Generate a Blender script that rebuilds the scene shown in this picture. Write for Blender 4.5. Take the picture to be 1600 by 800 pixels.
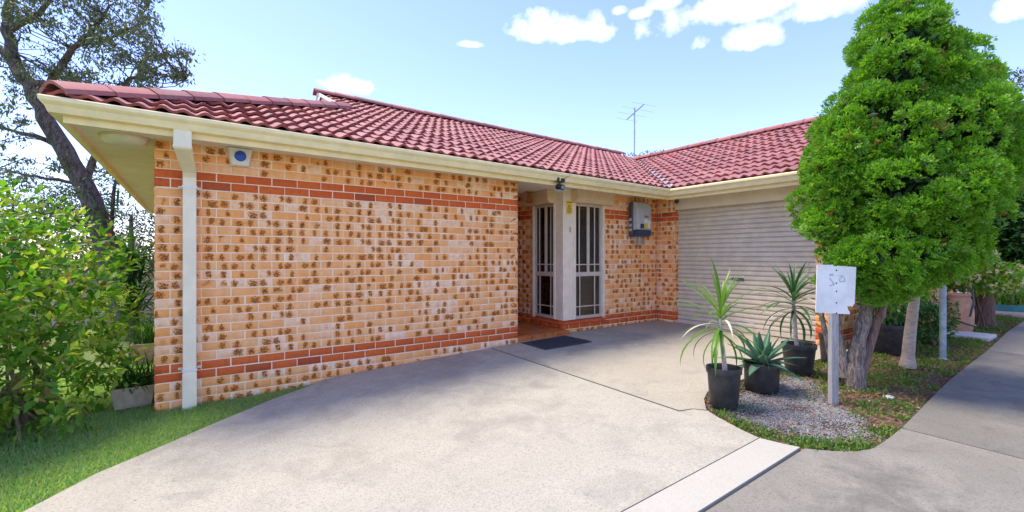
import bpy, bmesh, math, random
import numpy as np
from mathutils import Vector, Matrix

random.seed(7)
rng = np.random.default_rng(7)
for o in list(bpy.data.objects):
    bpy.data.objects.remove(o)
scn = bpy.context.scene
col = scn.collection
R = math.radians

# ------------------------------------------------------------------ camera
FPX = 711.0                       # focal length in photo pixels (1600 wide) = 16 mm lens
YAW = R(54.8)                     # wall direction is 54.8 deg to the right of the view axis
FW = np.array([math.cos(YAW), math.sin(YAW), 0.0])
RT = np.array([math.sin(YAW), -math.cos(YAW), 0.0])
CAM = np.array([0.273, -5.262, 1.40])
cd = bpy.data.cameras.new('camera')
cam = bpy.data.objects.new('camera', cd)
col.objects.link(cam)
cd.sensor_width = 36.0
cd.lens = 36.0 * FPX / 1600.0
cd.clip_start = 0.05
cd.clip_end = 3000
cam.location = CAM
cam.rotation_euler = (R(90), 0, YAW - R(90))
scn.camera = cam

# ------------------------------------------------------------------ light
SUN = Vector((-0.30, 0.29, 0.91)).normalized()
sl = bpy.data.lights.new('sun', 'SUN')
sl.energy = 1.7
sl.angle = R(24.0)
sl.color = (1.0, 0.90, 0.70)
so = bpy.data.objects.new('sun', sl)
col.objects.link(so)
so.rotation_euler = (-SUN).to_track_quat('-Z', 'Y').to_euler()
so.location = (0, 0, 30)
EXPOSURE = 1.78
SKY_STRENGTH = 0.128

def pixdir(px, py):
    v = FW * FPX + RT * (px - 800) + np.array([0, 0, 1.0]) * (400 - py)
    return Vector(v).normalized()

w = bpy.data.worlds.new('World')
scn.world = w
w.use_nodes = True
nt = w.node_tree
nt.nodes.clear()
def wn(t, **k):
    n = nt.nodes.new(t)
    for a, b in k.items():
        setattr(n, a, b)
    return n
def wmath(op, a, b=None, c=None, clamp=False):
    n = wn('ShaderNodeMath', operation=op, use_clamp=clamp)
    for i, v in enumerate((a, b, c)):
        if v is None: continue
        if isinstance(v, (int, float)): n.inputs[i].default_value = v
        else: nt.links.new(v, n.inputs[i])
    return n.outputs[0]
sky = wn('ShaderNodeTexSky', sky_type='NISHITA', sun_disc=False)
sky.sun_elevation = math.asin(SUN.z)
sky.sun_rotation = math.atan2(SUN.x, SUN.y)
sky.altitude = 50
sky.air_density = 1.0
sky.dust_density = 0.3
sky.ozone_density = 2.4
tc = wn('ShaderNodeTexCoord')
DIR = tc.outputs['Generated']
def wdot(vec):
    n = wn('ShaderNodeVectorMath', operation='DOT_PRODUCT')
    nt.links.new(DIR, n.inputs[0]); n.inputs[1].default_value = vec
    return n.outputs['Value']
nz = wn('ShaderNodeTexNoise'); nz.inputs['Scale'].default_value = 9.0
nz.inputs['Detail'].default_value = 7.0; nz.inputs['Roughness'].default_value = 0.62
nt.links.new(DIR, nz.inputs['Vector'])
NZ = wmath('SUBTRACT', nz.outputs['Fac'], 0.5)
nz2 = wn('ShaderNodeTexNoise'); nz2.inputs['Scale'].default_value = 30.0
nz2.inputs['Detail'].default_value = 5.0
nt.links.new(DIR, nz2.inputs['Vector'])
NZ2 = wmath('SUBTRACT', nz2.outputs['Fac'], 0.5)
# fair-weather clouds: direction (as seen from the drive), half width, half height (radians)
CLOUDS = [(870, 48, 78, 32, 1.0), (545, 135, 42, 20, 1.0), (1180, 8, 150, 40, 1.0), (1165, 62, 60, 26, .9), (1290, 5, 90, 36, .9),
          (1095, 65, 24, 20, .9), (1585, 15, 30, 32, 1.0), (968, 18, 14, 9, .7), (1040, 5, 30, 16, .8), (735, 70, 22, 6, .45),
          (1000, 22, 22, 10, .6), (180, -260, 200, 70, 1.), (2300, 60, 200, 50, 1.), (1500, -330, 160, 60, 1.)]
rs_ = random.Random(3)
EXTRA = []  # unseen clouds added outside the view to whiten the sky light
for k in range(9):
    az_ = YAW + math.pi + rs_.uniform(-1.9, 1.9); el_ = rs_.uniform(.15, 1.25)
    EXTRA.append((Vector((math.cos(az_)*math.cos(el_), math.sin(az_)*math.cos(el_), math.sin(el_))), rs_.uniform(.07, .22), rs_.uniform(.04, .09)))
mask = None
for cl_ in CLOUDS + EXTRA:
    if len(cl_) == 5:
        px, py, hw, hh, stg = cl_; c = pixdir(px, py); L = math.sqrt(FPX**2 + (px-800)**2 + (py-400)**2)
    else:
        c, hw, hh = cl_; stg = 1.0; L = 1.0
    r_ = c.cross(Vector((0, 0, 1))).normalized(); u_ = r_.cross(c).normalized()
    a = wmath('MULTIPLY', wdot(r_), L / hw)
    b = wmath('MULTIPLY', wdot(u_), L / hh)
    # flatter underside: squash the lower half
    b2 = wmath('MULTIPLY', b, wmath('ADD', 1.0, wmath('MULTIPLY', wmath('LESS_THAN', b, 0.0), 0.55)))
    d2 = wmath('ADD', wmath('MULTIPLY', a, a), wmath('MULTIPLY', b2, b2))
    f = wmath('SUBTRACT', 1.0, d2)
    f = wmath('ADD', f, wmath('MULTIPLY', NZ, 4.2))
    f = wmath('ADD', f, wmath('MULTIPLY', NZ2, 1.6))
    f = wmath('MULTIPLY', f, 0.75, clamp=True)
    front = wmath('GREATER_THAN', wdot(c), 0.6)
    f = wmath('MULTIPLY', wmath('MULTIPLY', f, front), stg)
    mask = f if mask is None else wmath('MAXIMUM', mask, f)
# thin pale veil everywhere, a little stronger towards the horizon
veil = wn('ShaderNodeTexNoise'); veil.inputs['Scale'].default_value = 2.2; veil.inputs['Detail'].default_value = 6
vm = wn('ShaderNodeMapping'); vm.inputs['Scale'].default_value = (1, 1, 3.2)
nt.links.new(DIR, vm.inputs['Vector']); nt.links.new(vm.outputs[0], veil.inputs['Vector'])
vv = wmath('MULTIPLY', wmath('SUBTRACT', veil.outputs['Fac'], 0.40), 0.45, clamp=True)
mixv = wn('ShaderNodeMix', data_type='RGBA')
nt.links.new(vv, mixv.inputs['Factor'])
tint = wn('ShaderNodeMix', data_type='RGBA', blend_type='MULTIPLY'); tint.inputs['Factor'].default_value = 1.0
nt.links.new(sky.outputs[0], tint.inputs['A']); tint.inputs['B'].default_value = (.83, .755, .97, 1)
nt.links.new(tint.outputs['Result'], mixv.inputs['A'])
mixv.inputs['B'].default_value = (1.3, 1.75, 3.0, 1)
mixc = wn('ShaderNodeMix', data_type='RGBA')
nt.links.new(mask, mixc.inputs['Factor'])
nt.links.new(mixv.outputs['Result'], mixc.inputs['A'])
mixc.inputs['B'].default_value = (4.4, 4.4, 4.5, 1)
bg = wn('ShaderNodeBackground'); bg.inputs['Strength'].default_value = SKY_STRENGTH
nt.links.new(mixc.outputs['Result'], bg.inputs['Color'])
wo = wn('ShaderNodeOutputWorld'); nt.links.new(bg.outputs[0], wo.inputs['Surface'])

scn.view_settings.view_transform = 'Standard'
scn.view_settings.look = 'None'
scn.view_settings.exposure = EXPOSURE
scn.view_settings.gamma = 1.0
scn.view_settings.use_curve_mapping = False
scn.render.engine = 'CYCLES'
scn.cycles.max_bounces = 8
scn.cycles.diffuse_bounces = 5
scn.cycles.transparent_max_bounces = 12

# ------------------------------------------------------------------ helpers
def A_(x):
    return np.where(x < 0, np.maximum(.03 * x, -.6), np.where(x < 4.1, .04 * x, np.where(x < 7.4, .164 + (x - 4.1) * .0097, .196)))
def g(x, y):
    """height of the ground"""
    x = np.asarray(x, float); y = np.asarray(y, float)
    back = np.where((y > .5) & (x < 0), -.03 * np.minimum(y - .5, 12), 0)
    return A_(x) + .015 * np.clip(y, -40, 0) + back
def P(px, py, s):
    return CAM + (FW * FPX + RT * (px - 800) + np.array([0, 0, 1.0]) * (400 - py)) * s
def G(px, py, dz=0.0):
    """ground point under a pixel"""
    d = FW * FPX + RT * (px - 800) + np.array([0, 0, 1.0]) * (400 - py)
    s = .005
    for _ in range(30):
        p = CAM + d * s
        zz = float(g(p[0], p[1])) + dz
        s = (CAM[2] - zz) / (py - 400)
    return CAM + d * s
def PX(px, X):      # y coordinate, scale on the plane x = X
    d = FW * FPX + RT * (px - 800); s = (X - CAM[0]) / d[0]
    return CAM[1] + d[1] * s, s
def PY(px, Y):      # x coordinate, scale on the plane y = Y
    d = FW * FPX + RT * (px - 800); s = (Y - CAM[1]) / d[1]
    return CAM[0] + d[0] * s, s

def link(o, parent=None):
    col.objects.link(o)
    if parent is not None: o.parent = parent
    return o
def tag(o, label=None, cat=None, group=None, kind=None):
    if label: o['label'] = label
    if cat: o['category'] = cat
    if group: o['group'] = group
    if kind: o['kind'] = kind
    return o
def empty(name, loc=(0, 0, 0), parent=None, rz=0):
    e = bpy.data.objects.new(name, None); e.location = loc; e.rotation_euler = (0, 0, rz)
    e.empty_display_size = .1
    return link(e, parent)
def mesh_np(name, verts, faces, mats=(), mi=None, smooth=False, uv=None, colr=None):
    """faces: (n,k) int array or list of lists"""
    me = bpy.data.meshes.new(name)
    verts = np.asarray(verts, np.float32)
    if isinstance(faces, np.ndarray):
        n, k = faces.shape
        me.vertices.add(len(verts)); me.vertices.foreach_set('co', verts.ravel())
        me.loops.add(n * k); me.loops.foreach_set('vertex_index', faces.astype(np.int32).ravel())
        me.polygons.add(n)
        me.polygons.foreach_set('loop_start', np.arange(0, n * k, k, dtype=np.int32))
        me.polygons.foreach_set('loop_total', np.full(n, k, np.int32))
    else:
        me.from_pydata([tuple(map(float, v)) for v in verts], [], [tuple(int(i) for i in f) for f in faces])
    for m in mats: me.materials.append(m)
    if mi is not None: me.polygons.foreach_set('material_index', np.asarray(mi, np.int32))
    me.update()
    if smooth: me.polygons.foreach_set('use_smooth', np.ones(len(me.polygons), bool))
    if uv is not None:
        l = me.uv_layers.new(name='UVMap'); l.data.foreach_set('uv', np.asarray(uv, np.float32).ravel())
    if colr is not None:
        a = me.color_attributes.new('bv', 'FLOAT_COLOR', 'POINT'); a.data.foreach_set('color', np.asarray(colr, np.float32).ravel())
    me.validate()
    return me
def obj(name, me, parent=None, loc=(0, 0, 0)):
    o = bpy.data.objects.new(name, me); o.location = loc
    return link(o, parent)

class MB:
    """collects primitives into one mesh"""
    def __init__(s): s.v = []; s.f = []; s.m = []; s.n = 0
    def add(s, verts, faces, mi=0):
        s.v += [tuple(map(float, v)) for v in verts]
        s.f += [tuple(i + s.n for i in f) for f in faces]; s.m += [mi] * len(faces); s.n = len(s.v)
        return s
    def box(s, a, b, mi=0):
        x0, y0, z0 = a; x1, y1, z1 = b
        v = [(x0,y0,z0),(x1,y0,z0),(x1,y1,z0),(x0,y1,z0),(x0,y0,z1),(x1,y0,z1),(x1,y1,z1),(x0,y1,z1)]
        return s.add(v, [(0,3,2,1),(4,5,6,7),(0,1,5,4),(1,2,6,5),(2,3,7,6),(3,0,4,7)], mi)
    def tube(s, pts, rad, n=8, mi=0, cap=True):
        pts = [Vector(p) for p in pts]; m = len(pts)
        if isinstance(rad, (int, float)): rad = [rad] * m
        rings = []; prev = None
        for i, p in enumerate(pts):
            t = (pts[min(i+1, m-1)] - pts[max(i-1, 0)])
            if t.length < 1e-9: t = Vector((0, 0, 1))
            t.normalize()
            a = prev if prev is not None else (Vector((1, 0, 0)) if abs(t.x) < .8 else Vector((0, 1, 0)))
            a = (a - t * a.dot(t)); a.normalize(); prev = a
            b = t.cross(a)
            rings.append([p + (a * math.cos(2*math.pi*k/n) + b * math.sin(2*math.pi*k/n)) * rad[i] for k in range(n)])
        v = [q for r in rings for q in r]; f = []
        for i in range(m-1):
            for k in range(n):
                f.append((i*n+k, i*n+(k+1) % n, (i+1)*n+(k+1) % n, (i+1)*n+k))
        if cap:
            f.append(tuple(range(n-1, -1, -1))); f.append(tuple((m-1)*n+k for k in range(n)))
        return s.add(v, f, mi)
    def lathe(s, prof, n=24, mi=0, c=(0, 0, 0), sx=1, sy=1):
        v = []; f = []
        for (r, z) in prof:
            for k in range(n):
                a = 2*math.pi*k/n; v.append((c[0]+r*math.cos(a)*sx, c[1]+r*math.sin(a)*sy, c[2]+z))
        m = len(prof)
        for i in range(m-1):
            for k in range(n):
                f.append((i*n+k, i*n+(k+1) % n, (i+1)*n+(k+1) % n, (i+1)*n+k))
        if prof[0][0] > 1e-4: f.append(tuple(range(n-1, -1, -1)))
        if prof[-1][0] > 1e-4: f.append(tuple((m-1)*n+k for k in range(n)))
        return s.add(v, f, mi)
    def prism(s, poly, axis, a, b, mi=0):
        """poly: list of 2-D points; axis 0/1/2 = extrusion axis"""
        n = len(poly)
        def mk(p, t):
            return {0: (t, p[0], p[1]), 1: (p[0], t, p[1]), 2: (p[0], p[1], t)}[axis]
        v = [mk(p, a) for p in poly] + [mk(p, b) for p in poly]
        f = [tuple(range(n-1, -1, -1)), tuple(range(n, 2*n))] + [(i, (i+1) % n, n+(i+1) % n, n+i) for i in range(n)]
        return s.add(v, f, mi)
    def build(s, name, mats, parent=None, smooth=False, bevel=0.0, loc=(0, 0, 0), seg=2):
        if not isinstance(mats, (list, tuple)): mats = [mats]
        me = mesh_np(name, s.v, s.f, mats, s.m)
        bm = bmesh.new(); bm.from_mesh(me)
        bmesh.ops.recalc_face_normals(bm, faces=bm.faces)
        if bevel:
            es = [e for e in bm.edges if len(e.link_faces) == 2 and e.calc_face_angle(0) > .5]
            bmesh.ops.bevel(bm, geom=es, offset=bevel, segments=seg, affect='EDGES', profile=.6, clamp_overlap=True)
        bm.to_mesh(me); bm.free()
        o = obj(name, me, parent, loc)
        if smooth:
            me.polygons.foreach_set('use_smooth', np.ones(len(me.polygons), bool))
            try: me.set_sharp_from_angle(angle=R(40))
            except Exception: pass
        return o

# ------------------------------------------------------------------ materials
class NB:
    def __init__(s, name):
        s.m = bpy.data.materials.new(name); s.m.use_nodes = True
        s.t = s.m.node_tree; s.b = s.t.nodes['Principled BSDF']; s.out = s.t.nodes['Material Output']
    def n(s, t, **k):
        x = s.t.nodes.new(t)
        for a, b in k.items(): setattr(x, a, b)
        return x
    def put(s, sock, v):
        if isinstance(v, (int, float)): sock.default_value = v
        elif isinstance(v, (tuple, list)): sock.default_value = tuple(v) + ((1,) if len(v) == 3 and len(sock.default_value) == 4 else ())
        else: s.t.links.new(v, sock)
    def mt(s, op, a, b=None, c=None, clamp=False):
        x = s.n('ShaderNodeMath', operation=op, use_clamp=clamp)
        for i, v in enumerate((a, b, c)):
            if v is not None: s.put(x.inputs[i], v)
        return x.outputs[0]
    def mix(s, f, a, b, mode='MIX'):
        x = s.n('ShaderNodeMix', data_type='RGBA', blend_type=mode)
        s.put(x.inputs['Factor'], f); s.put(x.inputs['A'], a); s.put(x.inputs['B'], b)
        return x.outputs['Result']
    def noise(s, scale, detail=4, rough=.55, vec=None, dist=0):
        x = s.n('ShaderNodeTexNoise'); x.inputs['Scale'].default_value = scale
        x.inputs['Detail'].default_value = detail; x.inputs['Roughness'].default_value = rough; x.inputs['Distortion'].default_value = dist
        s.t.links.new(vec if vec is not None else s.pos(), x.inputs['Vector'])
        return x.outputs['Fac']
    def pos(s):
        if not hasattr(s, '_p'): s._p = s.n('ShaderNodeNewGeometry').outputs['Position']
        return s._p
    def objc(s):
        if not hasattr(s, '_o'): s._o = s.n('ShaderNodeTexCoord').outputs['Object']
        return s._o
    def ramp(s, f, lo, hi):
        x = s.n('ShaderNodeMapRange', interpolation_type='SMOOTHSTEP'); s.put(x.inputs['Value'], f)
        x.inputs['From Min'].default_value = lo; x.inputs['From Max'].default_value = hi
        return x.outputs['Result']
    def scaled(s, vec, sc):
        x = s.n('ShaderNodeMapping'); x.inputs['Scale'].default_value = sc; s.t.links.new(vec, x.inputs['Vector'])
        return x.outputs[0]
    def attr(s, name='bv'):
        x = s.n('ShaderNodeAttribute', attribute_name=name)
        y = s.n('ShaderNodeSeparateColor'); s.t.links.new(x.outputs['Color'], y.inputs[0])
        return y.outputs
    def set(s, color=None, rough=.6, metal=0, spec=.5, bump=None, bstr=.3, bdist=.005, **k):
        if color is not None: s.put(s.b.inputs['Base Color'], color)
        s.put(s.b.inputs['Roughness'], rough); s.put(s.b.inputs['Metallic'], metal); s.put(s.b.inputs['Specular IOR Level'], spec)
        if bump is not None:
            x = s.n('ShaderNodeBump'); x.inputs['Strength'].default_value = bstr; x.inputs['Distance'].default_value = bdist
            s.t.links.new(bump, x.inputs['Height']); s.t.links.new(x.outputs[0], s.b.inputs['Normal'])
        return s.m

def plain(name, c, rough=.5, metal=0, var=.12, scale=18, spec=.5, bstr=.12):
    b = NB(name); nz = b.noise(scale, 5, .6); nz3 = b.noise(scale*.17, 4, .6)
    dark = tuple(x*(1-var*1.6) for x in c); light = tuple(min(1, x*(1+var)) for x in c)
    cc = b.mix(b.ramp(nz, .3, .7), dark, light)
    cc = b.mix(b.mt('MULTIPLY', b.ramp(nz3, .45, .75), .35), cc, tuple(x*.75 for x in c))
    return b.set(cc, b.mt('ADD', rough-.08, b.mt('MULTIPLY', nz, .16)), metal, spec, nz, bstr, .002)

def brick_material():
    b = NB('cream_brick'); a = b.attr(); r, gg, bl = a[0], a[1], a[2]
    uvn = b.n('ShaderNodeUVMap'); sp = b.n('ShaderNodeSeparateXYZ'); b.t.links.new(uvn.outputs[0], sp.inputs[0])
    u, v = sp.outputs[0], sp.outputs[1]
    cv = b.n('ShaderNodeCombineXYZ'); b.put(cv.inputs[0], u); b.put(cv.inputs[1], v); b.put(cv.inputs[2], b.mt('MULTIPLY', bl, 40.0))
    vec = cv.outputs[0]
    n1 = b.noise(46, 3, .6, vec); n2 = b.noise(150, 3, .65, vec); n3 = b.noise(420, 2, .5, vec); n0 = b.noise(14, 2, .5, vec)
    def spot(c, stren, rx, rz):
        du = b.mt('DIVIDE', b.mt('SUBTRACT', u, c), rx); dv = b.mt('DIVIDE', b.mt('SUBTRACT', v, b.mt('ADD', .028, b.mt('MULTIPLY', b.mt('FRACT', b.mt('MULTIPLY', c, 173.0)), .020))), rz)
        d = b.mt('SQRT', b.mt('ADD', b.mt('MULTIPLY', du, du), b.mt('MULTIPLY', dv, dv)))
        d = b.mt('ADD', d, b.mt('MULTIPLY', b.mt('SUBTRACT', n1, .5), 2.9))
        return b.mt('MULTIPLY', b.ramp(d, 1.12, .80), stren), b.mt('MULTIPLY', b.ramp(d, 1.9, .9), b.mt('MINIMUM', 1.0, b.mt('ADD', stren, .25)))
    c1 = b.mt('ADD', .045, b.mt('MULTIPLY', r, .05)); c2 = b.mt('ADD', .135, b.mt('MULTIPLY', bl, .045))
    nw = b.mt('MULTIPLY', b.mt('SUBTRACT', b.noise(1.6, 3, .6), .5), .9); gg = b.mt('ADD', gg, nw)
    s1 = b.ramp(gg, .40, .44); s2 = b.ramp(b.mt('ADD', b.mt('FRACT', b.mt('MULTIPLY', bl, 7.31)), nw), .46, .50)
    k1 = b.mt('ADD', .015, b.mt('MULTIPLY', b.mt('FRACT', b.mt('MULTIPLY', bl, 5.3)), .022)); k2 = b.mt('ADD', .014, b.mt('MULTIPLY', b.mt('FRACT', b.mt('MULTIPLY', r, 9.1)), .022))
    m1, h1 = spot(c1, s1, k1, .034); m2, h2 = spot(c2, s2, k2, .032)
    m = b.mt('MAXIMUM', m1, m2); h = b.mt('MAXIMUM', h1, h2)
    base = b.mix(r, (.96, .50, .225), (.95, .40, .125))
    base = b.mix(b.ramp(b.mt('FRACT', b.mt('MULTIPLY', r, 5.7)), .5, .9), base, (.97, .68, .46))
    base = b.mix(b.mt('MULTIPLY', b.ramp(n0, .4, .75), .55), base, (.86, .34, .08))
    base = b.mix(b.mt('MULTIPLY', b.ramp(n3, .42, .30), .3), base, (.9, .68, .48))
    base = b.mix(b.mt('MULTIPLY', b.ramp(n3, .62, .72), .6), base, (.36, .12, .035))
    base = b.mix(b.mt('MULTIPLY', h, .85), base, (.78, .27, .045))
    dk = b.mt('MULTIPLY', m, b.ramp(n2, .45, .51))
    base = b.mix(dk, base, b.mix(b.mt('FRACT', b.mt('MULTIPLY', bl, 3.7)), (.030, .011, .007), (.16, .038, .010)))
    return b.set(base, .82, 0, .3, b.mt('ADD', n2, b.mt('MULTIPLY', n3, .6)), .45, .002)
def red_brick_material():
    b = NB('red_brick'); a = b.attr(); r, gg, bl = a[0], a[1], a[2]
    n1 = b.noise(30, 4, .6); n2 = b.noise(260, 3, .6)
    c = b.mix(r, (.72, .15, .030), (.62, .11, .024))
    c = b.mix(b.mt('MULTIPLY', b.ramp(n1, .45, .75), .6), c, (.42, .07, .025))
    c = b.mix(b.mt('MULTIPLY', b.ramp(n2, .55, .75), .4), c, (.60, .22, .10))
    c = b.mix(b.mt('MULTIPLY', b.ramp(bl, .9, .97), .5), c, (.2, .04, .03))
    return b.set(c, .8, 0, .3, n2, .35, .002)
def mortar_material():
    b = NB('mortar'); n1 = b.noise(6, 5, .6); n2 = b.noise(160, 3, .6)
    c = b.mix(b.ramp(n1, .3, .7), (.93, .76, .53), (.96, .84, .63)); c = b.mix(b.mt('MULTIPLY', b.ramp(n2, .5, .8), .35), c, (.45, .38, .32))
    return b.set(c, .92, 0, .2, n2, .5, .002)
def tile_material(name, weather):
    b = NB(name); a = b.attr(); r, gg = a[0], a[1]
    n1 = b.noise(3.2, 5, .6); n2 = b.noise(24, 5, .65); n3 = b.noise(130, 3, .6)
    c = b.mix(r, (.22, .036, .032), (.42, .085, .060))
    fade_sheen = b.mix(gg, (.35, .20, .19), (.43, .28, .265))  # weathered fade, with the sky's reflection also put into the colour
    f = b.mt('MULTIPLY', b.ramp(b.mt('ADD', n2, b.mt('MULTIPLY', n1, .5)), .42, .82), weather)  # weather: amount of that wear and painted sheen
    c = b.mix(f, c, fade_sheen)
    c = b.mix(b.mt('MULTIPLY', b.ramp(n3, .58, .74), .35), c, (.12, .035, .035))
    c = b.mix(b.mt('MULTIPLY', b.ramp(n1, .60, .78), .30), c, (.10, .055, .055))
    return b.set(c, b.mt('ADD', .55, b.mt('MULTIPLY', n2, .3)), 0, .35, n3, .25, .002)
def concrete_material(name, c0, c1, stain, amt, seed=0.0, fine=.35, cracks=False):
    b = NB(name)
    mp = b.n('ShaderNodeMapping'); mp.inputs['Location'].default_value = (seed, seed*.7, 0); b.t.links.new(b.pos(), mp.inputs['Vector']); vec = mp.outputs[0]
    n1 = b.noise(.55, 6, .62, vec); n2 = b.noise(3.0, 7, .68, vec, .6); n3 = b.noise(75, 5, .7, vec); n4 = b.noise(11, 6, .7, vec, 1.2); n5 = b.noise(320, 2, .6, vec)
    c = b.mix(b.ramp(n1, .3, .7), c0, c1)
    s = b.mt('MULTIPLY', b.ramp(b.mt('ADD', n1, b.mt('MULTIPLY', n2, .75)), .80, 1.12), amt)
    c = b.mix(s, c, stain)
    c = b.mix(b.mt('MULTIPLY', b.ramp(n4, .56, .74), amt*.75), c, stain)
    c = b.mix(b.mt('MULTIPLY', b.ramp(n3, .50, .62), fine*.75), c, tuple(x*.55 for x in c0))
    c = b.mix(b.mt('MULTIPLY', b.ramp(n5, .56, .66), fine*.8), c, tuple(x*.38 for x in c0))
    c = b.mix(b.mt('MULTIPLY', b.ramp(n5, .40, .28), fine*.6), c, tuple(min(1, x*1.35) for x in c1))
    vo = b.n('ShaderNodeTexVoronoi'); vo.inputs['Scale'].default_value = 2.6; b.t.links.new(vec, vo.inputs['Vector'])
    dot = b.ramp(vo.outputs['Distance'], .028, .012)
    c = b.mix(b.mt('MULTIPLY', dot, .7), c, (.06, .05, .045))
    return b.set(c, .88, 0, .25, b.mt('ADD', n3, b.mt('MULTIPLY', n5, .5)), .4, .003)
def leaf_material(name, cols, trans=.35, rough=.45, spec=.4, dead=2.0, yel=.72):
    """cols: three greens mixed by the random number each leaf carries"""
    b = NB(name); a = b.attr(); r, gg = a[0], a[1]
    n = b.noise(60, 2)
    c = b.mix(b.ramp(r, .0, .55), cols[0], cols[1]); c = b.mix(b.ramp(r, yel, 1.0), c, cols[2])
    if dead < 1: c = b.mix(b.mt('GREATER_THAN', a[2], dead), c, (.30, .16, .06))
    c = b.mix(b.mt('MULTIPLY', b.ramp(n, .35, .7), .3), c, tuple(x*.6 for x in cols[0]))
    b.set(c, rough, 0, spec)
    tr = b.n('ShaderNodeBsdfTranslucent'); b.put(tr.inputs['Color'], b.mix(1.0, c, (1.5, 1.6, .7), 'MULTIPLY'))
    mx = b.n('ShaderNodeMixShader'); mx.inputs[0].default_value = trans
    b.t.links.new(b.b.outputs[0], mx.inputs[1]); b.t.links.new(tr.outputs[0], mx.inputs[2]); b.t.links.new(mx.outputs[0], b.out.inputs[0])
    return b.m
def bark_material(name, c0, c1, sc=(9, 9, 1.6), bstr=.9):
    b = NB(name); v = b.scaled(b.pos(), sc)
    n1 = b.noise(2.2, 7, .7, v, 1.0); n2 = b.noise(9, 5, .7, v)
    c = b.mix(b.ramp(n1, .35, .65), c0, c1); c = b.mix(b.mt('MULTIPLY', b.ramp(n2, .5, .75), .6), c, tuple(x*.4 for x in c0))
    return b.set(c, .9, 0, .2, b.mt('ADD', n1, b.mt('MULTIPLY', n2, .6)), bstr, .03)
def ground_material():
    b = NB('ground_soil'); n1 = b.noise(1.1, 6, .6); n2 = b.noise(14, 6, .7); n3 = b.noise(90, 4, .7)
    c = b.mix(b.ramp(n1, .35, .65), (.20, .32, .08), (.26, .35, .10)); c = b.mix(b.ramp(n2, .48, .7), c, (.25, .20, .11)); c = b.mix(b.mt('MULTIPLY', n3, .4), c, (.09, .11, .03))
    return b.set(c, .95, 0, .2, b.mt('ADD', n2, n3), .8, .02)
def bed_material():
    b = NB('bed_soil'); n1 = b.noise(1.6, 5, .6); n2 = b.noise(18, 6, .7); n3 = b.noise(120, 4, .7)
    c = b.mix(b.ramp(n2, .35, .65), (.17, .10, .065), (.25, .16, .11)); c = b.mix(b.ramp(n1, .5, .7), c, (.14, .12, .075)); c = b.mix(b.mt('MULTIPLY', n3, .6), c, (.06, .04, .03))
    return b.set(c, .95, 0, .2, b.mt('ADD', n2, n3), .9, .02)
def glass_material():
    b = NB('window_glass')
    tr = b.n('ShaderNodeBsdfTransparent'); tr.inputs[0].default_value = (.80, .83, .84, 1)
    gl = b.n('ShaderNodeBsdfGlossy'); gl.inputs['Roughness'].default_value = .02
    fr = b.n('ShaderNodeFresnel'); fr.inputs[0].default_value = 1.5
    mx = b.n('ShaderNodeMixShader'); b.t.links.new(b.mt('ADD', fr.outputs[0], .05), mx.inputs[0])
    b.t.links.new(tr.outputs[0], mx.inputs[1]); b.t.links.new(gl.outputs[0], mx.inputs[2]); b.t.links.new(mx.outputs[0], b.out.inputs[0])
    return b.m
def emboss(name, c, rough=.4): return plain(name, c, rough, 0, .04, 40, .5, .03)

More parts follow.
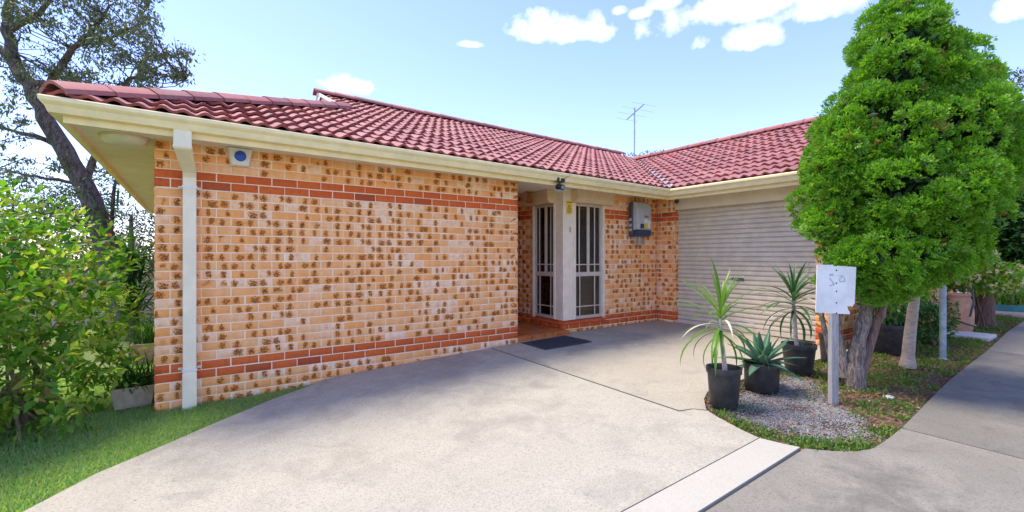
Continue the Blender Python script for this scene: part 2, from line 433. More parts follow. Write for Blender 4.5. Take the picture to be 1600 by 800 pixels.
M = dict(
    brick=brick_material(), red=red_brick_material(), mortar=mortar_material(),
    tile=tile_material('roof_tile_faded_sheen', .62), tile_edge=tile_material('roof_tile_red', .15), cap=tile_material('ridge_cap_red', .42),
    cream=plain('cream_paint', (.90, .74, .40), .38, 0, .05, 9), soffit=plain('soffit_paint', (.84, .77, .65), .6, 0, .05, 5),
    pipe=plain('downpipe_paint', (.88, .77, .55), .42, 0, .05, 6), post=plain('post_cladding', (.86, .71, .54), .45, 0, .05, 7),
    shutter=plain('shutter_box_paint', (.74, .54, .34), .45, 0, .06, 7),
    door=plain('roller_door_paint', (.69, .59, .455), .45, 0, .06, 7), frame=plain('window_frame_paint', (.62, .51, .41), .42, 0, .05, 9),
    lintel=plain('lintel_board', (.80, .71, .56), .6, 0, .05, 3),
    white=plain('white_plastic', (.78, .76, .70), .4, 0, .04, 20), blue=emboss('blue_lens', (.02, .10, .55), .15),
    opal=plain('opal_diffuser', (.80, .74, .62), .35, 0, .05, 14),
    black=plain('black_plastic', (.018, .018, .02), .42, 0, .3, 30), pot=plain('black_pot', (.028, .027, .028), .5, 0, .35, 14),
    grey=plain('grey_casing', (.47, .50, .52), .38, 0, .05, 10), darkgrey=plain('dark_casing', (.06, .065, .08), .4, 0, .1, 20),
    navy=plain('navy_panel', (.03, .05, .09), .35, 0, .1, 20), yellow=plain('yellow_sign', (.85, .56, .015), .4, 0, .05, 20),
    brass=plain('brass', (.65, .38, .13), .25, 1.0, .1, 30), steel=plain('galvanised_steel', (.38, .42, .45), .45, .6, .15, 20),
    poleblue=plain('grey_pole_paint', (.26, .33, .38), .5, .2, .15, 14),
    rubber=plain('rubber_mat', (.045, .052, .065), .7, 0, .2, 40), joint=plain('joint_filler', (.045, .04, .035), .9, 0, .3, 40),
    signw=plain('sign_board', (.80, .78, .74), .5, 0, .08, 6), faint=plain('faded_mark', (.50, .52, .56), .6, 0, .1, 30), screw=plain('screw_head', (.05, .05, .06), .5, .5, .1, 30),
    rust=plain('rust_patch', (.45, .16, .03), .8, 0, .25, 40),
    wood=bark_material('weathered_timber', (.30, .28, .26), (.46, .44, .42), (30, 30, 2), .35),
    gumbark=bark_material('gum_bark', (.05, .038, .032), (.20, .16, .14)), bark=bark_material('conifer_bark', (.12, .085, .07), (.46, .38, .32), (24, 24, 4.5)),
    palebark=bark_material('pale_bark', (.38, .29, .22), (.52, .44, .36), (4, 4, 14), .4), redbark=bark_material('brown_bark', (.20, .12, .095), (.38, .26, .21)), stump=bark_material('dark_stump', (.10, .06, .05), (.22, .13, .10)),
    twig=bark_material('twig_bark', (.25, .19, .13), (.40, .33, .24)), cane=bark_material('plant_cane', (.45, .36, .28), (.62, .54, .45), (5, 5, 20), .3),
    terra=plain('terracotta', (.46, .24, .14), .8, 0, .15, 8), soil=plain('potting_soil', (.16, .075, .05), .95, 0, .3, 60),
    planter=plain('stone_planter', (.44, .35, .25), .85, 0, .12, 16),
    teal=plain('teal_edging', (.05, .22, .22), .6, 0, .15, 6), pinkpath=plain('pink_paving', (.48, .34, .29), .85, 0, .12, 5),
    fence=plain('fence_steel', (.46, .40, .30), .55, 0, .06, 4), curtain=plain('beige_curtain', (.42, .27, .22), .9, 0, .1, 9), brownwood=plain('brown_board', (.36, .17, .05), .6, 0, .2, 6),
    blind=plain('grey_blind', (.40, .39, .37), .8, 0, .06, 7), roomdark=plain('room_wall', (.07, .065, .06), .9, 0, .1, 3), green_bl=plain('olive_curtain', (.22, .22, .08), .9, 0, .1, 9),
    glass=glass_material(), porch=None, ground=ground_material(), bed=bed_material(),
    conc=concrete_material('driveway_concrete', (.405, .370, .295), (.475, .435, .348), (.24, .22, .18), .65, 0.0, .8),
    apron=concrete_material('apron_concrete', (.39, .35, .275), (.465, .42, .33), (.23, .207, .168), .65, 7.3, .75),
    strip=concrete_material('new_concrete', (.42, .395, .33), (.47, .44, .37), (.33, .305, .26), .35, 3.1, .3),
    shared=concrete_material('old_concrete', (.205, .188, .155), (.31, .285, .235), (.105, .096, .082), .75, 11.7, .6),
    shared2=concrete_material('old_concrete_dark', (.17, .156, .13), (.25, .23, .192), (.09, .083, .072), .75, 23.7, .6),
    path_slab=concrete_material('slab_concrete', (.50, .49, .46), (.58, .57, .54), (.35, .34, .31), .4, 2.2),
    valley=plain('valley_iron', (.55, .55, .56), .4, .5, .2, 10),
    thuja=leaf_material('conifer_foliage', [(.065, .19, .012), (.17, .38, .025), (.36, .55, .07)], .4, .45, .4, .985),
    gum=leaf_material('gum_leaf', [(.045, .075, .032), (.10, .135, .06), (.16, .17, .08)], .25, .5),
    haze_leaf=leaf_material('far_leaf', [(.045, .065, .035), (.085, .105, .055), (.15, .16, .09)], .25, .6),
    bush=leaf_material('bush_leaf', [(.06, .20, .02), (.16, .35, .035), (.46, .50, .09)], .5, .36, .4, .97, .45),
    grass=leaf_material('grass_blade', [(.26, .44, .15), (.38, .55, .21), (.62, .60, .38)], .5, .6, .25),
    weed=leaf_material('weed_leaf', [(.055, .15, .018), (.12, .22, .025), (.24, .26, .05)], .3, .5),
    strap=leaf_material('strap_leaf', [(.02, .085, .02), (.04, .15, .035), (.09, .22, .05)], .2, .35),
    strap2=leaf_material('lily_leaf', [(.025, .11, .015), (.05, .17, .02), (.09, .22, .03)], .25, .4),
    dracaena=leaf_material('dracaena_leaf', [(.06, .165, .022), (.13, .26, .03), (.34, .42, .13)], .3, .38),
    dracaena_dk=leaf_material('dracaena_leaf_dark', [(.018, .075, .025), (.045, .14, .04), (.22, .30, .14)], .25, .38),
    dryleaf=leaf_material('dry_leaf', [(.50, .45, .34), (.62, .58, .48), (.70, .66, .58)], .2, .7),
    agave=leaf_material('agave_leaf', [(.055, .16, .085), (.085, .20, .115), (.16, .28, .18)], .1, .45),
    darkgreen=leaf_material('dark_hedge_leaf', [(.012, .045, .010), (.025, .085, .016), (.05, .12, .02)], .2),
    litter=leaf_material('fallen_leaf', [(.20, .085, .045), (.30, .15, .08), (.42, .29, .18)], .1, .8),
    flower=leaf_material('pale_blossom', [(.72, .62, .40), (.75, .70, .58), (.78, .50, .08)], .3, .6),
)
def stone_material():
    b = NB('gravel_stone'); a = b.attr(); n = b.noise(120, 3)
    c = b.mix(a[0], (.085, .08, .078), (.36, .34, .31)); c = b.mix(b.mt('MULTIPLY', n, .4), c, (.2, .19, .19))
    return b.set(c, .8, 0, .3)
M['stone'] = stone_material()
def porch_material():
    b = NB('porch_tile'); a = b.attr(); n1 = b.noise(7, 5, .7, b.scaled(b.pos(), (1, 3, 1)), 1.0); n2 = b.noise(60, 4)
    c = b.mix(a[0], (.50, .12, .025), (.60, .21, .05)); c = b.mix(b.ramp(n1, .42, .66), c, (.36, .075, .02)); c = b.mix(b.mt('MULTIPLY', b.ramp(n2, .5, .8), .3), c, (.66, .33, .12))
    return b.set(c, .32, 0, .5)
M['porch'] = porch_material()

# ------------------------------------------------------------------ leaves, generic
def unit(v):
    return v / np.maximum(np.linalg.norm(v, axis=1, keepdims=True), 1e-9)
def leaves_mesh(name, pos, dr, nrm, ln, wd, mat, bend=0.0, fold=.15, mats=None):
    """kite leaves with a mid fold: base, two shoulders, tip, mid rib (4 triangles)"""
    n = len(pos); dr = unit(dr); side = unit(np.cross(dr, nrm)); nn = np.cross(side, dr)
    ln = np.broadcast_to(np.asarray(ln, float), (n,))[:, None]; wd = np.broadcast_to(np.asarray(wd, float), (n,))[:, None]
    b0 = pos; mid = pos + dr*ln*.48
    l = mid + side*wd*.5 + nn*wd*fold; r = mid - side*wd*.5 + nn*wd*fold
    t = pos + dr*ln - nn*ln*bend
    V = np.stack([b0, l, t, r], 1).reshape(-1, 3)
    base = (np.arange(n)*4)[:, None]
    F = np.concatenate([base + np.array([[0, 2, 1]]), base + np.array([[0, 3, 2]])], 0)
    c = np.ones((n, 4)); c[:, :3] = rng.random((n, 3))
    C = np.repeat(c, 4, axis=0)
    return mesh_np(name, V, F, [mat], None, False, None, C)
def rand_dirs(n, up=0.0):
    d = rng.normal(size=(n, 3)); d[:, 2] += up
    return unit(d)
def in_ellipsoids(n, ells, shell=.0):
    """random points inside a union of ellipsoids (x,y,z,rx,ry,rz), weighted by volume; shell>0 pushes them outwards"""
    w_ = np.array([e[3]*e[4]*e[5] for e in ells]); idx = rng.choice(len(ells), n, p=w_/w_.sum())
    E = np.array(ells)[idx]; d = rand_dirs(n); rad = rng.random(n)**(1/3.)
    rad = shell + (1-shell)*rad
    return E[:, :3] + d*rad[:, None]*E[:, 3:], d
def strap_leaf(mb_v, mb_f, mb_c, base, az, elev, ln, wd, droop, seg=6, curl=0.0, c=None, thick_base=1.0):
    """long arching strap leaf as a folded ribbon"""
    n0 = len(mb_v); h = np.array([math.cos(az), math.sin(az), 0]); side = np.array([-math.sin(az), math.cos(az), 0])
    p = np.array(base, float); e = elev; col_ = c if c is not None else (random.random(), random.random(), random.random(), 1)
    for i in range(seg+1):
        t = i/seg; w_ = wd*(min(1, .55 + 1.6*t) if thick_base < 1.5 else 1.15-.15*t) * (1 - max(0, (t-.55)/.45)**1.6) * .5 + .0006
        d = h*math.cos(e) + np.array([0, 0, math.sin(e)]); up = -h*math.sin(e) + np.array([0, 0, math.cos(e)])
        fold = .35*w_
        mb_v += [tuple(p + side*w_ + up*fold), tuple(p), tuple(p - side*w_ + up*fold)]; mb_c += [col_]*3
        if i < seg:
            k = n0 + i*3
            mb_f += [(k, k+1, k+4, k+3), (k+1, k+2, k+5, k+4)]
        p = p + d*ln/seg; e -= droop/seg*(0.5 + t)
        if curl: az2 = curl*t; side = side*math.cos(az2)+np.array([0, 0, math.sin(az2)])
    return mb_v, mb_f, mb_c

# ================================================================== GROUND
LAWN_X = -9.0
def ground_sheet():
    xs = np.unique(np.concatenate([np.linspace(-400, -12, 10), np.linspace(-12, 16, 85), np.linspace(16, 400, 10)]))
    ys = np.unique(np.concatenate([np.linspace(-400, -10, 8), np.linspace(-10, 14, 73), np.linspace(14, 400, 10)]))
    X, Y = np.meshgrid(xs, ys); Z = g(X, Y) - .05
    near = (np.abs(X) < 12) & (np.abs(Y) < 12)
    Z = Z + np.where(near, .006*np.sin(X*5+Y*3)*np.cos(Y*4-X), 0)
    V = np.stack([X.ravel(), Y.ravel(), Z.ravel()], 1); nx = len(xs)
    F = np.array([(j*nx+i, j*nx+i+1, (j+1)*nx+i+1, (j+1)*nx+i) for j in range(len(ys)-1) for i in range(nx-1)])
    o = obj('ground', mesh_np('ground', V, F, [M['ground']], None, True)); tag(o, 'soil and lawn ground around the house', None, None, 'structure'); return o
ground_sheet()

def slab(name, outline, mat, label, dz=0.0, depth=.12, kind='structure', bev=.006):
    bm = bmesh.new()
    vs = [bm.verts.new((p[0], p[1], 0)) for p in outline]
    bm.faces.new(vs)
    for x in np.arange(math.floor(min(p[0] for p in outline)), max(p[0] for p in outline), .5):
        bmesh.ops.bisect_plane(bm, geom=bm.verts[:]+bm.edges[:]+bm.faces[:], plane_co=(x+.05, 0, 0), plane_no=(1, 0, 0))
    ymin = min(p[1] for p in outline); ymax = max(p[1] for p in outline)
    for y in (0.0,):
        if ymin < y < ymax: bmesh.ops.bisect_plane(bm, geom=bm.verts[:]+bm.edges[:]+bm.faces[:], plane_co=(0, y, 0), plane_no=(0, 1, 0))
    bmesh.ops.triangulate(bm, faces=bm.faces)
    for v in bm.verts: v.co.z = float(g(v.co.x, v.co.y)) + dz
    bmesh.ops.recalc_face_normals(bm, faces=bm.faces)
    if sum(f.normal.z for f in bm.faces) < 0: bmesh.ops.reverse_faces(bm, faces=bm.faces)
    be = [e for e in bm.edges if len(e.link_faces) == 1]
    r = bmesh.ops.extrude_edge_only(bm, edges=be)
    for v in [x for x in r['geom'] if isinstance(x, bmesh.types.BMVert)]: v.co.z -= depth
    me = bpy.data.meshes.new(name); bm.to_mesh(me); bm.free(); me.materials.append(mat)
    o = obj(name, me); tag(o, label, None, None, kind); return o

edge_px = [(-60, 860), (35, 800), (150, 740), (250, 698), (350, 655), (425, 624), (500, 597), (530, 586)]
lawn_edge = [tuple(G(*p)[:2]) for p in edge_px]
JX = 3.62; JW = .012
P0 = lawn_edge[0]
main_outline = [(P0[0], -3.6)] + lawn_edge + [(1.85, -.012), (JX-JW, -.012), (JX-JW, -3.05)]
nose_px = [(1108, 640), (1122, 652), (1160, 672), (1186, 684)]
nose = [tuple(G(*p)[:2]) for p in nose_px]
main_outline = [(P0[0]-.6, -3.607)] + lawn_edge + [(1.85, -.012), (JX-JW, -.012), (JX-JW, -2.96), (JX+.12, -3.0), (nose[0][0]-.03, nose[0][1]-.01)] + nose[1:] + [(nose[-1][0]-.02, -3.607)]
slab('driveway', main_outline, M['conc'], 'pale cream concrete driveway slab in front of the brick wall')
apron_outline = [(JX+JW, -.012), (4.085, -.012), (4.085, .10), (5.2, .155), (7.42, .155), (7.42, -.21), (7.66, -.21), (7.66, -2.5), (7.42, -2.5), (7.42, -2.92), (5.8, -2.86), (4.9, -2.80), (4.25, -2.82), (4.03, -2.92), (nose[0][0]-.02, nose[0][1]+.012), (JX+.13, -2.985), (JX+JW, -2.945)]
slab('garage_apron', apron_outline, M['apron'], 'concrete apron leading to the roller door beyond the dark joint')
strip_outline = [(P0[0]-.6, -3.617), (3.62, -3.617)] + [tuple(G(*p)[:2]) for p in [(1200, 688), (1225, 694), (1250, 699)]] + [(P0[0]-.6, -3.866)]
slab('concrete_strip', strip_outline, M['strip'], 'whiter concrete strip between driveway and shared lane', .002)
bed_edge = [tuple(G(*p)[:2]) for p in [(1256, 700), (1300, 704), (1340, 704), (1365, 700), (1386, 686), (1402, 673)]]
DY = -4.07
lane1 = [(P0[0]-4, -3.876), (3.70, -3.876)] + bed_edge[:-1] + [(4.64, bed_edge[-1][1]), (4.64, -9.5), (P0[0]-4, -9.5)]
slab('shared_lane', lane1, M['shared'], 'grey weathered concrete lane in the right foreground', -.003)
lane2 = [(4.655, bed_edge[-1][1]), (6.5, -4.04), (9.0, -3.95), (9.0, -9.5), (4.655, -9.5)]
slab('shared_lane', lane2, M['shared2'], 'darker grey concrete lane slab beside the leaf litter bed', -.003)
lane3 = [(9.012, -3.95), (11.5, -3.82), (16.5, -3.7), (30, -3.5), (30, -9.5), (9.012, -9.5)]
slab('shared_lane', lane3, M['shared'], 'far slab of the grey concrete lane', -.003)
# joint filler strips
def strip_obj(name, x0, y0, x1, y1, wd, mat, dz, label):
    d = np.array([x1-x0, y1-y0]); L = np.linalg.norm(d); nrm = np.array([-d[1], d[0]])/L*wd/2; n = max(2, int(L/.3))
    V = []; 
    for i in range(n+1):
        p = np.array([x0, y0]) + d*i/n; jit = .0015*math.sin(i*2.3)
        for sgn in (1, -1):
            q = p + nrm*sgn*(1+jit); V.append((q[0], q[1], float(g(q[0], q[1]))+dz))
    F = [(2*i, 2*i+1, 2*i+3, 2*i+2) for i in range(n)]
    o = obj(name, mesh_np(name, V, F, [mat])); tag(o, label, None, None, 'structure'); return o
strip_obj('expansion_joint', JX, -.02, JX, -2.95, .03, M['joint'], -.003, 'dark expansion joint across the driveway')
strip_obj('expansion_joint', 4.648, -4.12, 4.648, -9.4, .03, M['joint'], -.008, 'dark joint across the shared lane')
strip_obj('expansion_joint', P0[0]-.5, -3.612, 3.63, -3.612, .02, M['joint'], -.008, 'thin joint between driveway and white strip')

# garden bed surface
bed_out = [tuple(G(*p)[:2]) for p in [(1106, 632), (1122, 652), (1160, 672), (1190, 684), (1250, 699), (1300, 704), (1340, 704), (1365, 700), (1386, 686), (1402, 673)]]
bed_poly = [(4.25, -2.80), (4.03, -2.90)] + bed_out + [(6.5, -4.03), (9.0, -3.94), (11.5, -3.81), (16.4, -3.69), (16.4, -2.80), (7.43, -2.80), (7.4, -2.93), (5.8, -2.87), (4.9, -2.79)]
slab('garden_bed', bed_poly, M['bed'], 'garden bed of soil and gravel under the conifer', -.025, .05)
def inside(poly, x, y):
    x = np.asarray(x); y = np.asarray(y); r = np.zeros(x.shape, bool); n = len(poly)
    for i in range(n):
        x0, y0 = poly[i]; x1, y1 = poly[(i+1) % n]
        c = ((y0 > y) != (y1 > y)) & (x < (x1-x0)*(y-y0)/(y1-y0+1e-12)+x0)
        r ^= c
    return r

# ================================================================== HOUSE
house = empty('brick_house', (0, 0, 0)); tag(house, 'cream and orange brick house with red tiled roof and roller door garage', 'house')
CZ = .399; CH = .086; BH = .076; BL = .230; BP = .240; BD = .05
ZTOP = 2.467
NVAR = 28
def brick_geo(L, seeds, kind, H=BH):
    """chamfered brick, local x along wall 0..L, y = depth (front at 0, towards +y inside), z 0..H"""
    c = .0045; d = BD
    fr = [(c, 0, c), (L-c, 0, c), (L-c, 0, H-c), (c, 0, H-c)]; o1 = [(0, c, 0), (L, c, 0), (L, c, H), (0, c, H)]; o2 = [(0, d, 0), (L, d, 0), (L, d, H), (0, d, H)]
    V = fr + o1 + o2
    F = [(0, 1, 2, 3)] + [(4+i, 4+(i+1) % 4, (i+1) % 4, i) for i in range(4)] + [(8+i, 8+(i+1) % 4, 4+(i+1) % 4, 4+i) for i in range(4)]
    return np.array(V, float), np.array(F)
brick_cache = {}
def brick_mesh(L, kind, var):
    key = (round(L, 3), kind, var)
    if key not in brick_cache:
        V, F = brick_geo(L, None, kind); uo = 0 if L > .15 else (.0 if var % 2 else .12)
        uv = np.array([[V[i][0]+uo, V[i][2]] for f in F for i in f])
        c = np.ones((len(V), 4)); c[:, :3] = rng.random(3)
        brick_cache[key] = mesh_np('brick', V, F, [M['brick'] if kind == 0 else M['red']], None, False, uv, c)
    return brick_cache[key]
class Joined:
    def __init__(s): s.V = []; s.F = []; s.UV = []; s.C = []; s.MI = []; s.n = 0
    def add(s, V, F, uv, c, mi):
        s.V.append(V); s.F.append(F+s.n); s.UV.append(uv); s.C.append(np.tile(np.append(c, 1.0), (len(V), 1))); s.MI += [mi]*len(F); s.n += len(V)
    def build(s, name, mats, parent):
        return obj(name, mesh_np(name, np.concatenate(s.V), np.concatenate(s.F), mats, s.MI, False, np.concatenate(s.UV), np.concatenate(s.C)), parent)
JB = Joined()
def kind_of(k):
    # course k: top of course is CZ + k*CH ; red courses 0,-1 and 21,20
    return 1 if k in (0, -1, 21, 20) else 0
def lay_wall(org, ux, L, zlo, zhi, openings=(), start_half=0, collect=None, endhead=False, off=0.0):
    """org (x,y) of wall start, ux unit direction along the wall as seen left->right from outside"""
    ang = math.atan2(ux[1], ux[0]); ca, sa = math.cos(ang), math.sin(ang)
    k0 = math.floor((zlo-CZ)/CH); k1 = math.ceil((zhi-CZ)/CH)
    for k in range(k0, k1+1):
        zt = CZ + k*CH - .005; zb = zt - BH
        if zb > zhi - .02 or zt < zlo: continue
        H = BH if zt <= zhi else zhi-zb
        x = -(0.12 if (k+start_half) % 2 else 0.0) - off
        while x < L - .01:
            a = max(x, 0); b = min(x+BL, L); x += BP
            if b-a < .025: continue
            segs = [(a, b)]
            for (o0, o1, oz0, oz1) in openings:
                if zt > oz0+.02 and zb < oz1-.02:
                    ns = []
                    for (p, q) in segs:
                        if q <= o0 or p >= o1: ns.append((p, q)); continue
                        if p < o0-.03: ns.append((p, o0))
                        if q > o1+.03: ns.append((o1, q))
                    segs = ns
            for (p, q) in segs:
                kd = kind_of(k); jx = random.gauss(0, .0012); jz = random.gauss(0, .0008); jn = random.gauss(0, .0010); jr = random.gauss(0, .003)
                if collect is not None and H == BH and collect(p, q, zb):
                    me = brick_mesh(round(q-p, 2) if abs(q-p-BL) > .003 else BL, kd, random.randrange(NVAR))
                    o = bpy.data.objects.new('brick', me)
                    o.location = (org[0]+ca*(p+jx)+sa*jn, org[1]+sa*(p+jx)-ca*jn, zb+jz); o.rotation_euler = (0, jr*.3, ang)
                    yield o
                else:
                    V, F = brick_geo(q-p, None, kd, H)
                    uv = np.array([[V[i][0]+(0 if q-p > .15 else random.choice((0, .11))), V[i][2]] for f in F for i in f])
                    W = np.stack([org[0]+ca*(V[:, 0]+p+jx)-sa*(V[:, 1]-jn), org[1]+sa*(V[:, 0]+p+jx)+ca*(V[:, 1]-jn), V[:, 2]+zb+jz], 1)
                    JB.add(W, F, uv, rng.random(3), kd)
MR = .007
# mortar cores (walls)
WL = 4.09; WY = .17; CX = 5.10; GX = 7.43; GEND = -2.79
def core(name, boxes):
    m = MB()
    for a, b in boxes: m.box(a, b)
    return m.build(name, M['mortar'], house)
front_wall = core('front_wall', [((MR, MR, -.25), (WL-MR, .11, ZTOP+.02))])
# choose the 300 bricks that show largest: nearest, i.e. the left end of the front wall
front = list(lay_wall((0, 0), (1, 0), WL, -.06, ZTOP, collect=lambda p, q, z: p < 2.62, start_half=1))
def ndist(o): return (Vector(o.location)-cam.location).length
cand = sorted(front, key=ndist)
for o in cand[:300]: link(o, front_wall)
for o in cand[300:]:
    me = o.data; V = np.array([v.co[:] for v in me.vertices]) + np.array(o.location); F = np.array([list(p.vertices) for p in me.polygons])
    uv = np.zeros(len(me.loops)*2); me.uv_layers[0].data.foreach_get('uv', uv)
    JB.add(V, F, uv.reshape(-1, 2), rng.random(3), 0 if me.materials[0] == M['brick'] else 1)
    bpy.data.objects.remove(o)
# window openings in wall coordinates
FWX0, FWX1, FWZ0, FWZ1 = 5.33, 6.01, .37, 2.27
SWY0, SWY1 = .37, .95
core('window_wall', [((5.33, WY+MR, -.1), (6.01, .28, .30)), ((6.01, WY+MR, -.1), (GX+.1, .28, ZTOP+.02)), ((CX+MR, WY+MR, -.1), (5.33, .28, .30)), ((5.33, WY+MR, 2.43), (6.01, .28, ZTOP+.02))])
list(lay_wall((CX, WY), (1, 0), GX-CX, .10, ZTOP, openings=[(-.1, 6.015-CX, .315, 3.0)]))
core('porch_wall', [((CX+MR, .95, -.1), (CX+.11, 3.2, ZTOP+.02)), ((CX+MR, .285, -.1), (CX+.11, .95, .30)), ((WL-.11, .11, -.1), (WL-MR, 3.2, ZTOP+.02)), ((WL-.11, 3.2, -.1), (CX+.11, 3.3, ZTOP+.02))])
list(lay_wall((CX, 3.2), (0, -1), 3.2-WY, .20, ZTOP, openings=[(3.2-SWY1-.005, 3.3, .315, 3.0)], start_half=1))
list(lay_wall((WL, 0), (0, 1), 3.2, .0, ZTOP))
core('garage_wall', [((GX+MR, -.22+MR, -.1), (GX+.24, .17, ZTOP+.02)), ((GX+MR, GEND+MR, -.1), (GX+.24, -2.50-MR, ZTOP+.02)), ((GX+.24, GEND+MR, -.1), (16, GEND+.11, ZTOP+.02))])
list(lay_wall((GX, WY), (0, -1), .39, .10, ZTOP))
list(lay_wall((GX, -2.50), (0, -1), .29, .05, ZTOP))
list(lay_wall((GX, -.22), (1, 0), .23, .10, 2.24))
list(lay_wall((GX, GEND), (1, 0), 6.0, .0, ZTOP, start_half=1))
core('side_wall', [((MR, .11, -.5), (.11, 9.0, ZTOP+.02)), ((MR, 8.9, -.5), (16, 9.0, ZTOP+.02)), ((15.9, GEND+.11, -.5), (16, 8.9, ZTOP+.02))])
list(lay_wall((0, 9.0), (0, -1), 9.0, -.3, ZTOP))
bw = JB.build('brickwork', [M['brick'], M['red']], house); tag(bw, kind='stuff')

# ---------------------------------------------------------------- eaves
SH = -.008
def shear(z, x): return z + SH*(x+.65)
def sweep(path, prof, name, mat, parent, closed=True, do_shear=True, smooth=False):
    """path: plan polyline, profile (outward offset, z); outward = to the right-hand... computed as left of travel"""
    pts = [Vector((p[0], p[1])) for p in path]; n = len(pts); rings = []
    for i, p in enumerate(pts):
        d0 = (pts[i]-pts[i-1]).normalized() if i > 0 else (pts[1]-pts[0]).normalized()
        d1 = (pts[i+1]-pts[i]).normalized() if i < n-1 else d0
        n0 = Vector((d0.y, -d0.x)); n1 = Vector((d1.y, -d1.x)); m = (n0+n1); m.normalize(); k = 1/max(.3, m.dot(n0))
        ring = []
        for (o, z) in prof:
            q = p + m*(o*k); ring.append((q.x, q.y, shear(z, q.x) if do_shear else z))
        rings.append(ring)
    V = [q for r in rings for q in r]; m_ = len(prof); F = []
    for i in range(n-1):
        for k in range(m_ if closed else m_-1):
            F.append((i*m_+k, i*m_+(k+1) % m_, (i+1)*m_+(k+1) % m_, (i+1)*m_+k))
    if closed: F.append(tuple(range(m_))); F.append(tuple((n-1)*m_+k for k in range(m_-1, -1, -1)))
    b = MB(); b.add(V, F); return b.build(name, mat, parent, smooth)
FX0, FY0, GXE = -.53, -.42, 6.98
GYE = -3.25
def dens(path, step=1.0):
    out = [path[0]]
    for a, b in zip(path[:-1], path[1:]):
        L = math.hypot(b[0]-a[0], b[1]-a[1]); n = max(1, int(L/step))
        out += [(a[0]+(b[0]-a[0])*i/n, a[1]+(b[1]-a[1])*i/n) for i in range(1, n+1)]
    return out
# travel: from back-left towards the front corner, along the front, then along the garage towards the lane: outward is on the right
path = [(FX0, 9.4), (FX0, FY0), (GXE, FY0), (GXE, GYE)]
GT = 2.592
sweep(path, [(-.02, 2.425), (0, 2.425), (0, GT-.02), (-.02, GT-.02)], 'fascia', M['cream'], house)
sweep(path, [(.003, GT-.115), (.072, GT-.113), (.082, GT-.085), (.090, GT-.062), (.108, GT-.045), (.117, GT-.034), (.118, GT-.008), (.112, GT), (.104, GT-.002), (.102, GT-.03), (.07, GT-.100), (.008, GT-.102), (.003, GT-.03)], 'gutter', M['cream'], house)
for xj in (.95, 3.3, 5.6):
    jb = MB(); z0_ = shear(GT, xj)
    jb.box((xj, FY0-.1195, z0_-.040), (xj+.035, FY0-.116, z0_-.004)); jb.build('gutter_joint', M['cream'], house)
gm = MB()
gm.box((FX0+.02, FY0+.021, 2.468), (WL+.0, 0.0, 2.480)); gm.box((FX0+.02, 0.0, 2.468), (0.0, 9.3, 2.480))
gm.box((WL, FY0+.021, 2.468), (GXE+.02, 3.25, 2.480)); gm.box((GXE+.021, GYE, 2.468), (GX+.25, FY0, 2.480)); gm.box((GXE+.021, FY0, 2.468), (GX+.0, WY, 2.480))
gm.box((GX+.25, GYE, 2.468), (16, GEND+.05, 2.480))
so_ = gm.build('soffit', M['soffit'], house)
for v in so_.data.vertices: v.co.z += -.006*max(0, v.co.x-3)*0
# garage lintel board
lm = MB(); lm.box((GX+.02, -2.5, 2.235), (GX+.05, -.22, 2.467)); lm.box((GX+.05, -2.5, 2.25), (GX+.40, -.22, 2.467)); lm.build('garage_lintel', M['lintel'], house, bevel=.002)

# downpipe
dx0, dx1 = .210, .315
prof_pts = [(-.452, 2.50), (-.452, 2.335), (-.125, 2.19), (-.072, 2.14), (-.072, -.06)]
dp = MB(); hw = .035
cl = [Vector((0, y, z)) for y, z in prof_pts]
ring = []
for i, p in enumerate(cl):
    t0 = (cl[i]-cl[i-1]).normalized() if i else (cl[1]-cl[0]).normalized(); t1 = (cl[i+1]-cl[i]).normalized() if i < len(cl)-1 else t0
    n0 = Vector((0, t0.z, -t0.y)); n1 = Vector((0, t1.z, -t1.y)); m = (n0+n1).normalized(); k = 1/max(.5, m.dot(n0))
    a = p + m*hw*k; c = p - m*hw*k
    e_ = -.048 if i < 2 else 0.0; f_ = .012 if i < 2 else 0.0
    ring.append([(dx0+e_-f_, a.y, a.z), (dx1+e_+f_, a.y, a.z), (dx1+e_+f_, c.y, c.z), (dx0+e_-f_, c.y, c.z)])
V = [q for r in ring for q in r]; F = []
for i in range(len(ring)-1):
    for k in range(4): F.append((i*4+k, i*4+(k+1) % 4, (i+1)*4+(k+1) % 4, (i+1)*4+k))
F += [(0, 1, 2, 3), (len(V)-4, len(V)-3, len(V)-2, len(V)-1)]
dp.add(V, F); pipe = dp.build('downpipe', M['pipe'], house, bevel=.008)
b = MB(); b.box((dx0-.003, -.110, .0), (dx1+.003, -.036, .315)); b.build('pipe_sleeve', M['pipe'], pipe, bevel=.006)
b = MB(); b.box((dx0-.064, -.494, 2.322), (dx1-.032, -.41, 2.338)); b.build('pipe_seam', M['pipe'], pipe, bevel=.003)
for z in (2.03, .335):
    b = MB(); b.box((dx0-.035, -.0045, z), (dx1+.035, .001, z+.022)); b.box((dx0-.004, -.112, z), (dx1+.004, -.107, z+.022))
    b.box((dx0-.0055, -.112, z), (dx0-.0035, -.003, z+.022)); b.box((dx1+.0035, -.112, z), (dx1+.0055, -.003, z+.022))
    for xx in (dx0-.024, dx1+.024): b.lathe([(.0, -.003), (.005, -.003), (.005, .003), (0, .003)], 10, 0, (xx, -.006, z+.011))
    b.build('pipe_bracket', M['white'], pipe)

